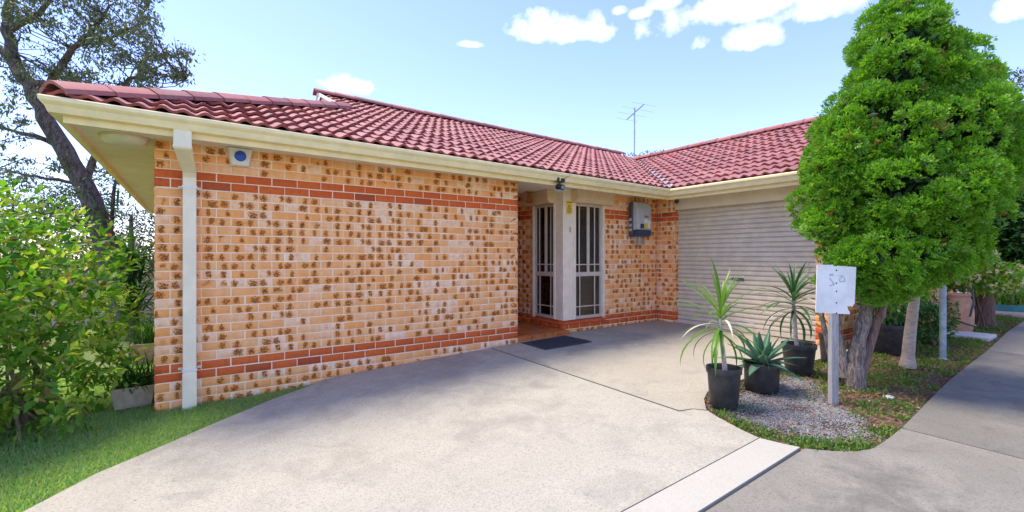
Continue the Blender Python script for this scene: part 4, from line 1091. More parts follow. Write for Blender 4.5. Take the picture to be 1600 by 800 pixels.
# ================================================================== potted plants
def pot_parts(t, r0, r1, h, mat=None, rim=.012, soil=True):
    mat = mat or M['pot']
    b = MB(); b.lathe([(0, .0), (r0, .0), (r0+.004, .01), (r1-.006, h-.05), (r1+rim*.3, h-.048), (r1+rim*.5, h-.004), (r1+rim*.4, h), (r1-.008, h), (r1-.014, h-.02), (r1-.02, h*.8), (0, h*.8)], 36)
    b.build('pot', mat, t, True)
    if soil:
        b = MB(); b.lathe([(r1-.021, h*.80), (r1-.03, h*.84), (r1*.5, h*.87), (0, h*.88)], 28); b.build('soil', M['soil'], t, True)
def ribbon_obj(name, v, f, c, mat, parent):
    me = mesh_np(name, v, f, [mat], None, True, None, np.array(c)); return obj(name, me, parent)
def dracaena(loc, label, pot, stem, n, mat, lnr, dry, seed):
    random.seed(seed); t = thing('potted_dracaena', loc, label, 'plant', 'potted plants beside the drive')
    pot_parts(t, *pot)
    b = MB(); k = len(stem); b.tube(stem, [.022-.008*i/(k-1) for i in range(k)], 10); b.build('stem', M['cane'], t, True)
    top = np.array(stem[-1])
    for i in range(n):
        f = i/n; az = i*2.399+random.gauss(0, .2); elev = -0.5 + 1.95*f + random.gauss(0, .12); droop = (1.5*(1-f)+.35)*random.uniform(.8, 1.25)
        isdry = random.random() < dry and f < .6
        v, ff, c = [], [], []
        strap_leaf(v, ff, c, top + np.array([0, 0, -.14+.22*f]), az, elev, random.uniform(*lnr)*(1-.15*f), random.uniform(.022, .033)*(0.6 if isdry else 1), droop, 8, random.gauss(0, .12), (random.random()*.7 + .3*f, random.random(), random.random(), 1))
        ribbon_obj('leaf', v, ff, c, M['dryleaf'] if isdry else mat, t)
    return t
p1 = G(1131, 633); p1[2] -= .004
dracaena(tuple(p1), 'tall bright green dracaena in black pot, nearest of the pots by the drive', (.108, .138, .335), [(.03, .0, .25), (.02, .01, .38), (-.02, .0, .50), (-.05, .0, .62), (-.055, 0, .76)], 44, M['dracaena'], (.36, .56), .22, 3)
p3 = G(1248, 581); p3[2] -= .004
dracaena(tuple(p3), 'dark green dracaena in wide black pot in front of the roller door', (.125, .165, .315), [(-.03, 0, .25), (-.05, .01, .40), (-.09, .0, .58), (-.11, .0, .70), (-.13, .0, .80)], 46, M['dracaena_dk'], (.36, .54), .15, 5)
# agave
random.seed(11)
p2 = G(1190, 607); p2[2] -= .004
t = thing('potted_agave', tuple(p2), 'grey green agave rosette in black pot between the two dracaenas', 'plant', 'potted plants beside the drive')
pot_parts(t, .145, .158, .255)
for i in range(26):
    f = i/26; az = i*2.399; elev = -.25+1.55*f; v, ff, c = [], [], []
    seg = 7; ln = random.uniform(.34, .44)*(1-.25*f); wd = .085*(1-.3*f); droop = .55*(1-f)
    base_ = np.array([0, 0, .235+.05*f]); h = np.array([math.cos(az), math.sin(az), 0]); sd = np.array([-math.sin(az), math.cos(az), 0]); p = base_ + h*.03; e = elev
    cc = (random.random(), random.random(), 0, 1); V = []; F = []
    for k in range(seg+1):
        tt = k/seg; w_ = wd*.5*(.62+1.1*tt-.2*tt*tt if tt < .42 else 1.045*(1-((tt-.42)/.58)**1.7)) + .0008; d = h*math.cos(e)+np.array([0, 0, math.sin(e)]); up = -h*math.sin(e)+np.array([0, 0, math.cos(e)]); th = .011*(1-tt)+.001
        V += [tuple(p+sd*w_+up*.3*w_), tuple(p), tuple(p-sd*w_+up*.3*w_), tuple(p-up*th)]
        if k < seg:
            q = k*4; F += [(q, q+1, q+5, q+4), (q+1, q+2, q+6, q+5), (q+2, q+3, q+7, q+6), (q+3, q, q+4, q+7)]
        p = p + d*ln/seg; e -= droop/seg*(.4+1.2*tt)
    ribbon_obj('leaf', V, F, [cc]*len(V), M['agave'], t)
# other pots in the bed
p = G(1297, 566); t = thing('plant_pot', (p[0], p[1], p[2]-.03), 'tall empty black pot leaning behind the signpost', 'pot'); pot_parts(t, .085, .13, .36, soil=True); t.rotation_euler = (.0, .14, 0)
p = G(1388, 548); bigp = (p[0], p[1], p[2]-.035); t = thing('potted_shrub', bigp, 'leafy shrub in a large black tub behind the conifer trunk', 'plant'); pot_parts(t, .22, .27, .40)
pts, d = in_ellipsoids(1300, [(0, 0, .72, .36, .30, .30), (.35, -.05, .62, .28, .2, .26), (-.25, 0, .62, .22, .2, .22)], .3)
obj('leaves', leaves_mesh('leaves', pts, d+np.array([0, 0, -.1])+rng.normal(size=d.shape)*.5, rand_dirs(len(pts), 1.5), rng.uniform(.05, .10, len(pts)), rng.uniform(.02, .04, len(pts)), M['strap2']), t)
b = MB()
for k in range(7):
    a = k*.9; b.tube([(0.03*math.cos(a), .03*math.sin(a), .3), (.12*math.cos(a), .1*math.sin(a), .5), (.25*math.cos(a), .2*math.sin(a), .75)], [.012, .008, .004], 6)
b.build('stems', M['twig'], t)

# ================================================================== conifer
TB = G(1335, 603); TS = (TB[1]-CAM[1])/(FW[1]*FPX+RT[1]*535)   # scale (m per px) at the trunk
tree = thing('conifer_tree', (TB[0], TB[1], TB[2]-.03), 'tall dense bright green conifer with three grey trunks', 'tree')
def trel(px, py, dep=0.0):
    q = P(px, py, TS) + FW*dep; return q - np.array([TB[0], TB[1], TB[2]-.03])
def trunk(pxs, rads, mat, name, dep=0.0, parent=None, n=12):
    pts = [trel(x, y, dep + (dz if len(r_) == 0 else 0)) for (x, y, *r_) in pxs for dz in (0,)]
    m = MB(); fine = []; rr = []
    for i in range(len(pts)-1):
        for k in range(4):
            f = k/4; fine.append(pts[i]*(1-f)+pts[i+1]*f + rng.normal(size=3)*.004); rr.append((rads[i]*(1-f)+rads[i+1]*f)*(1+.10*math.sin(i*7+k*2.1)))
    fine.append(pts[-1]); rr.append(rads[-1])
    m.tube([tuple(p) for p in fine], rr, n); o = m.build(name, mat, parent if parent else tree, True); return o
trunk([(1336, 625), (1335, 585), (1338, 550), (1350, 500), (1366, 440), (1392, 330), (1408, 200), (1415, 60)], [.115, .085, .066, .056, .05, .04, .03, .01], M['bark'], 'trunk', 0, None, 16)
trunk([(1346, 588), (1362, 540), (1378, 495), (1394, 440), (1430, 380), (1480, 250)], [.05, .040, .036, .032, .028, .01], M['redbark'], 'trunk', .02)
trunk([(1325, 590), (1317, 545), (1312, 500), (1308, 450), (1305, 390), (1300, 280)], [.07, .042, .032, .028, .022, .008], M['bark'], 'trunk', .04)
trunk([(1322, 600), (1316, 570), (1300, 500), (1296, 450)], [.05, .03, .02, .01], M['bark'], 'trunk', .14)
lobes0 = [(1412, 38, 48, 0), (1398, 95, 62, -.05), (1368, 140, 55, -.1), (1442, 120, 62, 0), (1488, 155, 52, .05), (1545, 165, 48, .2), (1310, 205, 52, .05), (1375, 225, 80, -.15), (1465, 225, 85, -.1), (1548, 235, 52, .1), (1295, 280, 50, 0), (1350, 310, 75, -.22), (1425, 320, 72, -.25), (1515, 285, 52, -.05), (1560, 285, 34, .15), (1285, 350, 45, .0), (1290, 410, 48, -.05), (1345, 395, 70, -.2), (1412, 385, 52, -.2), (1462, 340, 40, -.05), (1330, 440, 42, -.1), (1400, 425, 42, -.12), (1435, 400, 40, -.1), (1478, 392, 40, -.05), (1300, 430, 40, -.05), (1322, 180, 54, -.02), (1300, 245, 54, 0), (1488, 105, 46, .05), (1530, 130, 44, .1), (1575, 240, 48, .15), (1405, 250, 95, .45), (1465, 275, 70, .40), (1340, 320, 80, .4), (1430, 140, 70, .35), (1520, 195, 52, .35), (1392, 55, 42, .1), (1425, 60, 38, .05)]
lobes = [(x - (12 if x > 1470 and y < 200 else 0) + (24 if x < 1380 else 0), y, r-(14 if x < 1380 else 9), d_) for x, y, r, d_ in lobes0]
LC = np.array([trel(x, y, d_) for x, y, r, d_ in lobes]); LR = np.array([r*TS for x, y, r, d_ in lobes])
# sub-lobes on every lobe, tufts on every sub-lobe, so that dark gaps stay between them
sc_, sr_ = [], []
for c_, r in zip(LC, LR):
    n = int(46*(r/.4)**2)+6
    d = rand_dirs(n); q = c_ + d*(r*rng.uniform(.68, 1.0, n))[:, None]
    dist = np.linalg.norm(q[:, None, :]-LC[None], axis=2)/LR[None]
    keep = dist.min(1) > .66
    sc_.append(q[keep]); sr_.append(rng.uniform(.07, .145, keep.sum()))
sc_ = np.concatenate(sc_); sr_ = np.concatenate(sr_)
tc_, tn_ = [], []
for c_, r in zip(sc_, sr_):
    n = int(78*(r/.13)**2)
    d = rand_dirs(n, .45); q = c_ + d*(r*rng.uniform(.82, 1.05, n))[:, None]
    dist = np.linalg.norm(q[:, None, :]-LC[None], axis=2)/LR[None]
    keep = dist.min(1) > .80
    tc_.append(q[keep]); tn_.append(d[keep])
tc_ = np.concatenate(tc_); tn_ = np.concatenate(tn_)
NBL = 26
n = len(tc_)
ax = unit(tn_*.75 + np.array([0, 0, .55]) + rng.normal(size=(n, 3))*.28); sdv_ = unit(np.cross(ax, rand_dirs(n))); pl_ = np.cross(ax, sdv_)
AX, SD, PL = (np.repeat(q_, NBL, 0) for q_ in (ax, sdv_, pl_)); N_ = n*NBL
th_ = rng.uniform(-.95, .95, (N_, 1)); rho = rng.random((N_, 1))**.7; FL = np.repeat(rng.uniform(.035, .065, n)*np.where(rng.random(n) < .06, 1.6, 1), NBL)[:, None]
off = rho*FL
pos = np.repeat(tc_, NBL, 0) + (AX*np.cos(th_)+SD*np.sin(th_))*off + PL*rng.normal(size=(N_, 1))*.006
dirs = AX*np.cos(1.25*th_)+SD*np.sin(1.25*th_)+rng.normal(size=(N_, 3))*.16
me = leaves_mesh('crown', pos, dirs, PL+rng.normal(size=(N_, 3))*.3, rng.uniform(.016, .032, N_), rng.uniform(.009, .016, N_), M['thuja'])
ca_ = me.color_attributes['bv']; cc = np.ones((len(me.vertices), 4), np.float32); tuft = np.repeat(rng.random(n), NBL)
cc[:, 0] = np.repeat(np.clip(tuft*.6 + rho[:, 0]*.3 + rng.random(n*NBL)*.2, 0, 1), 4); cc[:, 1] = .5; cc[:, 2] = np.repeat(np.repeat(rng.random(n), NBL), 4); ca_.data.foreach_set('color', cc.ravel())
obj('crown', me, tree)
# leaf mass inside the lobes, a darker green than the outer sprays
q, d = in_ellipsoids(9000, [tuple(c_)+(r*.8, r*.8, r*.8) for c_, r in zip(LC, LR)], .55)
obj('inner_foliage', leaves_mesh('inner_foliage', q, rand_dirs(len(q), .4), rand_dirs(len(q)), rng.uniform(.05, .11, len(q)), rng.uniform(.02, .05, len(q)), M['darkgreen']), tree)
print('conifer tufts', n)

# pale leaning trunk (small palm-like tree) to the right
PB = G(1418, 572); PS = (PB[0]-CAM[0])/(FW[0]*FPX+RT[0]*618)
t = thing('slim_tree', (PB[0], PB[1], PB[2]-.03), 'slim pale ringed trunk leaning right of the conifer trunks', 'tree')
m = MB(); pts = []; rr = []
for i in range(26):
    f = i/25; q = P(1418+ (1436-1418)*f**1.4, 574+(420-574)*f, PS)-np.array([PB[0], PB[1], PB[2]-.03]); pts.append(tuple(q)); rr.append((.062-.02*f+.02*max(0, .12-f)/.12)*(1+.035*(i % 2)))
m.tube(pts, rr, 14); m.build('trunk', M['palebark'], t, True)
top = np.array(pts[-1]); v, ff, c = [], [], []
for i in range(30): strap_leaf(v, ff, c, top+np.array([0, 0, -.05]), i*2.399, .2+1.0*random.random(), random.uniform(.2, .35), .02, 1.0, 5)
ribbon_obj('crown', v, ff, c, M['strap2'], t)

# ================================================================== sign board
SB = G(1303, 627); SS = (SB[0]-CAM[0])/(FW[0]*FPX+RT[0]*503)
t = thing('sign_post', (SB[0], SB[1], SB[2]-.03), 'blank white torn board on a weathered grey timber stake', 'sign', None, YAW-R(90)+R(8))
hh = (627-408)*SS
b = MB(); b.box((-.034, -.018, -.1), (.032, .030, hh-.05)); b.build('stake', M['wood'], t, bevel=.004)
w2 = .193; zt = hh; zb = hh-.435
outl = [(-w2+.006, zt), (-.035, zt-.002), (-.030, zt-.012), (.01, zt-.016), (.02, zt-.012), (w2+.004, zt-.022), (w2-.012, zb+.095), (w2-.020, zb+.085), (w2-.030, zb+.066), (w2-.085, zb+.068), (w2-.078, zb+.04), (w2-.060, zb+.018), (w2-.058, zb-.004), (-w2-.008, zb+.018)]
b = MB(); b.prism(outl, 1, -.026, -.0195); b.build('board', M['signw'], t)
b = MB(); b.prism([(w2-.030, zb+.062), (w2-.083, zb+.064), (w2-.076, zb+.036), (w2-.045, zb+.03), (w2-.02, zb+.05), (w2-.022, zb+.075)], 1, -.020, -.014); b.build('torn_corner', M['rust'], t)
for zz in (.05, .163, .235, .335, .425):
    b = MB(); V = [(.0+r*math.cos(2*math.pi*k/12), -.0262-d_, zt-zz+r*math.sin(2*math.pi*k/12)) for r, d_ in ((.007, 0), (.006, .003), (0, .004)) for k in range(12)]
    b.add(V, [(i*12+k, i*12+(k+1) % 12, (i+1)*12+(k+1) % 12, (i+1)*12+k) for i in range(2) for k in range(12)]); b.build('screw', M['screw'], t)
# faint worn marks
b = MB(); Y_ = -.0272
def q4(x0, z0, x1, z1, wd):
    d = Vector((x1-x0, 0, z1-z0)).normalized(); n_ = Vector((-d.z, 0, d.x))*wd/2; a = Vector((x0, Y_, z0)); c_ = Vector((x1, Y_, z1)); b.add([a-n_, c_-n_, c_+n_, a+n_], [(0, 1, 2, 3)])
q4(-.07, zt-.115, -.02, zt-.175, .013); q4(-.02, zt-.175, -.07, zt-.185, .010); q4(-.07, zt-.09, -.03, zt-.09, .02); q4(.025, zt-.10, .075, zt-.105, .010); q4(.03, zt-.15, .08, zt-.15, .010); q4(.03, zt-.12, .03, zt-.15, .010); q4(.08, zt-.115, .08, zt-.15, .012); q4(.04, zt-.125, .06, zt-.105, .008)
b.build('faded_marks', M['faint'], t)

# grey metal pole
PB2 = G(1473, 560); s2 = (PB2[0]-CAM[0])/(FW[0]*FPX+RT[0]*673)
t = thing('metal_pole', (PB2[0], PB2[1], PB2[2]-.03), 'blue grey painted metal pole standing in the bed right of the conifer', 'pole')
b = MB(); b.tube([(0, 0, -.05), (0, 0, 1.0), (0, 0, 1.75)], .034, 14); b.build('shaft', M['poleblue'], t, True)
b = MB(); b.lathe([(.036, .0), (.05, .0), (.05, .03), (.036, .035)], 14); b.build('collar', M['poleblue'], t, True)

# ================================================================== right background
def leafy(name, loc, label, cat, ells, n, mat, ln, wd, trunk_h=.5, group=None, shell=.35, upn=1.0, droop=0.0, trk=None, extra=None):
    t = thing(name, loc, label, cat, group)
    pts, d = in_ellipsoids(n, ells, shell)
    dd = d*.6 + rng.normal(size=d.shape)*.6; dd[:, 2] -= droop
    me = leaves_mesh('foliage', pts, dd, rand_dirs(n, upn), rng.uniform(ln[0], ln[1], n), rng.uniform(wd[0], wd[1], n), mat); obj('foliage', me, t)
    m = MB()
    for k, e in enumerate(ells):
        tt = Vector(e[:3]); a = Vector((random.gauss(0, .05), random.gauss(0, .05), -.1)); md = (a+tt)/2 + Vector((random.gauss(0, .08), random.gauss(0, .08), .05)); r0 = trunk_h*.06+.012
        m.tube([a, md, tt], [r0, r0*.7, r0*.3], 7)
    m.build('trunk', trk or M['twig'], t, True)
    if extra: extra(t)
    return t
def blossoms(ells, n, mat):
    def f(t):
        pts, d = in_ellipsoids(n, ells, .85); P_ = np.repeat(pts, 6, 0); D_ = rand_dirs(n*6, .3)
        obj('blossom', leaves_mesh('blossom', P_, D_, rand_dirs(n*6), .05, .042, mat), t)
    return f
fl = P(1527, 432, .0113); fg = float(g(fl[0], fl[1])); fz = fl[2]-fg
E_ = [(0, 0, fz+.02, .45, .45, .32), (.25, -.25, fz-.02, .35, .35, .28), (-.25, .25, fz+.05, .38, .35, .30), (0, .1, fz+.32, .40, .35, .25)]
def extra_f(t):
    blossoms(E_, 240, M['flower'])(t)
leafy('flowering_shrub', (fl[0], fl[1], fg), 'shrub with cream and yellow blossom right of the metal pole', 'shrub', E_, 3600, M['bush'], (.05, .11), (.03, .055), .1, extra=extra_f, trk=M['stump'])
hz = P(1590, 400, .0165); hg = float(g(hz[0], hz[1]))
leafy('cypress_hedge', (hz[0], hz[1], hg), 'tall dark green hedge tree at the right edge', 'tree', [(0, 0, 1.2, 1.0, 1.2, 1.3), (.2, .2, 2.5, 1.0, 1.2, 1.2), (-.1, -.6, 1.8, .9, .9, 1.2), (.9, -1.0, 1.6, 1.0, 1.0, 1.6), (-.4, .8, 1.6, .8, .8, 1.4), (.6, -.6, 2.7, .9, .9, .9)], 26000, M['darkgreen'], (.10, .20), (.05, .09), 1.6, shell=.45)
hz = P(1578, 447, .0150); hg = float(g(hz[0], hz[1]))
leafy('low_shrub', (hz[0], hz[1], hg), 'rounded mid green shrub behind the teal edging', 'shrub', [(0, 0, .55, .55, .6, .5), (.5, -.5, .5, .5, .6, .45), (-.5, .3, .5, .45, .4, .4)], 4500, M['bush'], (.05, .10), (.02, .045), .5)
hz = P(1600, 118, .040); hg = float(g(hz[0], hz[1]))
leafy('far_tree', (hz[0], hz[1], hg), 'distant olive tree top above the conifer at the right edge', 'tree', [(0, 0, hz[2]-1.6-hg, 1.9, 1.9, 2.0), (1.5, -1.5, hz[2]-2.4, 1.8, 1.8, 2.0), (.5, 0, hz[2]-4, 1.6, 1.6, 2)], 9000, M['haze_leaf'], (.12, .25), (.05, .10), 3, trk=M['gumbark'])
for (px, py, s, rz_) in ((1020, 243, .062, 1.5), (975, 246, .066, 1.2)):
    hz = P(px, py, s); hg = float(g(hz[0], hz[1]))
    leafy('far_tree', (hz[0], hz[1], hg), 'distant grey green tree top peeping over the ridge ' + ('right of the antenna mast' if px > 990 else 'behind the antenna mast'), 'tree', [(0, 0, hz[2]-hg-rz_*.7, 2.2, 2.2, rz_), (1.6, -1.6, hz[2]-hg-rz_*1.0, 1.9, 1.9, rz_), (0, 0, hz[2]-hg-3, 1.5, 1.5, 2)], 2600, M['haze_leaf'], (.15, .3), (.06, .12), 3, trk=M['gumbark'])
lo = P(1452, 500, .0092); lg = float(g(lo[0], lo[1])); EL = [(0, 0, .30, .26, .28, .28), (-.1, .2, .52, .30, .25, .24), (.2, -.05, .45, .22, .22, .24), (.3, .1, .3, .25, .2, .25)]
leafy('flowering_shrub', (lo[0], lo[1], lg-.03), 'straggly shrub with orange blossom between the pale trunk and the pole', 'shrub', EL, 1700, M['strap2'], (.04, .09), (.02, .04), .05, extra=blossoms(EL, 22, M['litter']))
# terracotta urn, stump, slab, yellow sign, edging and path
ub = P(1494, 505, .0107); ug = float(g(ub[0], ub[1]))
t = thing('terracotta_urn', (ub[0], ub[1], ug-.03), 'tall terracotta urn standing behind the metal pole', 'urn')
b = MB(); b.lathe([(0, 0), (.17, 0), (.19, .02), (.215, .15), (.22, .35), (.205, .5), (.17, .60), (.19, .64), (.175, .66), (.15, .62), (0, .58)], 28); b.build('body', M['terra'], t, True)
b = MB(); b.tube([tuple(.226*np.array([math.cos(a), math.sin(a), 0])+np.array([0, 0, .25+.1*math.sin(a)])) for a in np.linspace(2, 5.5, 12)] , .014, 7); b.tube([(-.13, -.19, .30), (-.07, -.22, .5), (-.05, -.20, .75)], .014, 7); b.build('hose', M['darkgrey'], t, True)
sb_ = P(1534, 492, .0117); sg = float(g(sb_[0], sb_[1]))
t = thing('tree_stump', (sb_[0], sb_[1], sg-.04), 'dark thick stump beneath the flowering shrub', 'stump')
b = MB(); b.lathe([(.22, 0), (.19, .08), (.17, .25), (.18, .45), (.14, .60), (0, .62)], 18); b.build('trunk', M['stump'], t, True)
pb_ = P(1502, 507, .0103); pg = float(g(pb_[0], pb_[1])); t = MB(); t.box((-.3, -.25, -.03), (.3, .25, .03)); o = t.build('paving_slab', M['path_slab'], None, bevel=.008, loc=(pb_[0]-.1, pb_[1]-.12, pg)); tag(o, 'pale concrete paving slab beside the urn', 'slab')
yp = P(1507, 407, .0111); yg = float(g(yp[0], yp[1])); t = thing('meter_sign', (yp[0], yp[1], yg), 'small yellow plate with a dark hook mark among the blossom', 'sign', None, YAW-R(90))
b = MB(); b.box((-.06, -.004, yp[2]-yg-.09), (.06, .0, yp[2]-yg+.09)); b.build('plate', M['yellow'], t); b = MB(); b.tube([(.02, -.008, yp[2]-yg+.09), (.02, -.008, yp[2]-yg-.03), (.0, -.008, yp[2]-yg-.05), (-.02, -.008, yp[2]-yg-.04)], .007, 6); b.build('mark', M['black'], t); b = MB(); b.box((-.012, .0005, 0), (.012, .02, yp[2]-yg+.05)); b.build('stake', M['stump'], t)
# teal edging and path far right
e0 = P(1535, 484, .0148)[:2]; e1 = P(1720, 486, .0130)[:2]
def seg_box(name, a, c_, z0, z1, wd, mat, label, cat=None, kind=None):
    a = Vector((a[0], a[1], 0)); c_ = Vector((c_[0], c_[1], 0)); d = (c_-a); L = d.length; m = MB(); m.box((0, -wd/2, z0), (L, wd/2, z1)); o = m.build(name, mat, None, bevel=.01, loc=(a.x, a.y, 0)); o.rotation_euler = (0, 0, math.atan2(d.y, d.x)); tag(o, label, cat, None, kind); return o
seg_box('garden_edging', e0, e1, .0, .30, .06, M['teal'], 'low teal garden edging at the far end of the bed', 'edging')
q0 = P(1530, 486, .0142)[:2]; q1 = P(1730, 490, .0124)[:2]
seg_box('paved_path', q0, q1, .10, .186, .55, M['pinkpath'], 'pinkish paved path before the teal edging', None, 'structure')

# ================================================================== bed cover: gravel, litter, weeds
def scatter_poly(poly, n):
    xs = [p[0] for p in poly]; ys = [p[1] for p in poly]
    x = rng.uniform(min(xs), max(xs), n*3); y = rng.uniform(min(ys), max(ys), n*3); k = inside(poly, x, y)
    return x[k][:n], y[k][:n]
grav_poly = [tuple(G(*p)[:2]) for p in [(1128, 632), (1165, 608), (1225, 584), (1268, 590), (1290, 622), (1345, 650), (1362, 678), (1340, 694), (1290, 696), (1230, 684), (1180, 664), (1140, 645)]]
x, y = scatter_poly(grav_poly, 24000)
x = x + rng.normal(size=len(x))*.05; y = y + rng.normal(size=len(y))*.05
kp = inside(bed_poly, x, y) & (rng.random(len(x)) < np.clip(.95 + .9*np.sin(x*9+y*4)*np.sin(y*11-x*3), .25, 1)); x, y = x[kp], y[kp]
ang = rng.random((len(x), 1)); oc = np.array([(1, 0, 0), (0, 1, 0), (-1, 0, 0), (0, -1, 0), (0, 0, 1), (0, 0, -1)], float); of = np.array([(0, 1, 4), (1, 2, 4), (2, 3, 4), (3, 0, 4), (1, 0, 5), (2, 1, 5), (3, 2, 5), (0, 3, 5)])
sz = rng.uniform(.0035, .0082, len(x)); a = rng.uniform(0, 6.28, len(x)); Vs = oc[None]*(1+rng.normal(size=(len(x), 6, 1))*.22)
ca, sa = np.cos(a)[:, None], np.sin(a)[:, None]; Vx = Vs[:, :, 0]*ca*1.3-Vs[:, :, 1]*sa; Vy = Vs[:, :, 0]*sa*1.3+Vs[:, :, 1]*ca; Vz = Vs[:, :, 2]*.75
V = np.stack([Vx*sz[:, None]+x[:, None], Vy*sz[:, None]+y[:, None], Vz*sz[:, None]+(g(x, y)-.023+.004*rng.random(len(x)))[:, None]], 2).reshape(-1, 3)
F = (np.arange(len(x))[:, None, None]*6+of[None]).reshape(-1, 3); c = np.ones((len(x), 4)); c[:, :3] = rng.random((len(x), 3))
o = obj('gravel', mesh_np('gravel', V, F, [M['stone']], None, False, None, np.repeat(c, 6, 0))); tag(o, 'grey blue gravel around the potted plants', 'gravel', None, 'stuff')
x, y = scatter_poly(bed_poly, 9000)
keep = (~inside(grav_poly, x, y)) | (rng.random(len(x)) < .22); keep &= (y < -2.83); keep &= rng.random(len(x)) < np.where(x < 9, 1, .5); x, y = x[keep], y[keep]; n = len(x)
d = rand_dirs(n); d[:, 2] *= .25
o = obj('leaf_litter', leaves_mesh('leaf_litter', np.stack([x, y, g(x, y)-.018+rng.random(n)*.012], 1), d, rand_dirs(n, 2.5), rng.uniform(.02, .06, n), rng.uniform(.008, .022, n), M['litter'], .1)); tag(o, 'brown fallen leaves scattered over the bed', 'leaf litter', None, 'stuff')
# weeds: clustered small leaves
cx, cy = scatter_poly(bed_poly, 850)
rimp = np.array([tuple(G(*p)[:2]) for p in [(1110, 632), (1125, 648), (1145, 660), (1165, 668), (1185, 676), (1205, 684), (1225, 688), (1245, 692), (1265, 694), (1290, 698), (1315, 699), (1340, 698), (1360, 694), (1376, 684), (1390, 672)]])
rc = np.concatenate([rimp[rng.integers(0, len(rimp), 60)] + rng.normal(size=(60, 2))*.05])
keep = (~inside(grav_poly, cx, cy) & (rng.random(len(cx)) < .8)) | (rng.random(len(cx)) < .10); cx = np.concatenate([cx[keep], rc[:, 0]]); cy = np.concatenate([cy[keep], rc[:, 1]])
k = inside(bed_poly, cx, cy); cx, cy = cx[k], cy[k]
nb = 34; X_ = np.repeat(cx, nb)+rng.normal(size=len(cx)*nb)*.05; Y_ = np.repeat(cy, nb)+rng.normal(size=len(cx)*nb)*.05; k = inside(bed_poly, X_, Y_) & (Y_ < -2.82); X_, Y_ = X_[k], Y_[k]; n = len(X_)
o = obj('weeds', leaves_mesh('weeds', np.stack([X_, Y_, g(X_, Y_)-.025+rng.random(n)*.02], 1), rand_dirs(n, .8), rand_dirs(n, 1), rng.uniform(.02, .055, n), rng.uniform(.006, .018, n), M['weed'])); tag(o, 'low green weeds growing through the garden bed', 'weeds', None, 'stuff')
# a pale stone lying in the litter
p = G(1388, 618); b = MB(); b.lathe([(0, -.01), (.055, -.005), (.06, .008), (.03, .018), (0, .02)], 9, 0, (0, 0, 0), 1.2, .7); o = b.build('pale_stone', M['path_slab'], None, True, 0, tuple(p - np.array([0, 0, .02]))); tag(o, 'pale flat stone lying in the leaf litter', 'stone')

# ================================================================== lawn grass
lawn_poly = [(-9, -7.5)] + [(e[0]-.012, e[1]+.0) for e in lawn_edge] + [(1.83, -.02), (0.0, -.02), (0, 4), (-3, 9), (-9, 9)]
def grass(n, poly, hmin, hmax, near):
    x, y = scatter_poly(poly, n)
    d_ = np.hypot(x-CAM[0], y-CAM[1]); fwd = (x-CAM[0])*FW[0]+(y-CAM[1])*FW[1]; rgt = (x-CAM[0])*RT[0]+(y-CAM[1])*RT[1]
    k = (fwd > .5) & (rgt > -1.35*fwd-.3) & near(d_)
    x, y = x[k], y[k]; n = len(x); patch = np.sin(x*3.1+1)*np.cos(y*2.7)+np.sin(x*7+y*5)*.5
    h = rng.uniform(hmin, hmax, n)*(1+.25*patch)
    keep = rng.random(n) < np.clip(.88+.25*patch, .35, 1); x, y, h, patch = x[keep], y[keep], h[keep], patch[keep]; n = len(x)
    dr = rand_dirs(n, 1.0); dr[:, 2] = np.abs(dr[:, 2])+.25
    me = leaves_mesh('grass', np.stack([x, y, g(x, y)-.05], 1), dr, rand_dirs(n), h, rng.uniform(.004, .008, n), M['grass'], .15)
    return me
lp = [p for p in lawn_poly]
vis = [(-2.6, -4.2)] + [(e[0]-.012, e[1]) for e in lawn_edge if e[1] > -4.2] + [(1.83, -.02), (0, -.02), (0, 3.0), (-2.6, 3.0)]
o = obj('lawn_grass', grass(230000, vis, .026, .052, lambda d: d < 9)); tag(o, 'green lawn grass left of the driveway', 'grass', None, 'stuff')

# ================================================================== left planting
random.seed(21)
# big leafy bush
BE = [(-1.05, .35, .75, .75, .80, .70), (-.62, .15, .42, .42, .55, .42), (-1.55, -.1, .9, .75, .8, .85), (-1.0, .9, 1.25, .75, .6, .55), (-1.6, .6, 1.5, .8, .7, .6), (-2.2, .2, 1.2, .8, .9, .9), (-.45, .55, .75, .28, .35, .40), (-.95, -.15, .30, .5, .45, .30)]
t = thing('leafy_bush', (-1.1, .4, float(g(-1.1, .4))-.05), 'large bright green broad leaved bush left of the brick wall', 'bush'); bl = np.array(t.location)
b = MB(); tips = []
for k in range(46):
    e = BE[random.randrange(len(BE))]; tgt = np.array(e[:3]) + rand_dirs(1, .6)[0]*np.array(e[3:])*random.uniform(.5, 1.0)
    a = np.array([-1.1+random.gauss(0, .25), .4+random.gauss(0, .2), float(g(-1.1, .4))-.05]); md = a*.5+tgt*.5+np.array([random.gauss(0, .12), random.gauss(0, .12), .12])
    b.tube([tuple(a-bl), tuple(md-bl), tuple(tgt-bl)], [.013, .008, .003], 6); tips.append((md, tgt))
b.build('stems', M['twig'], t, True)
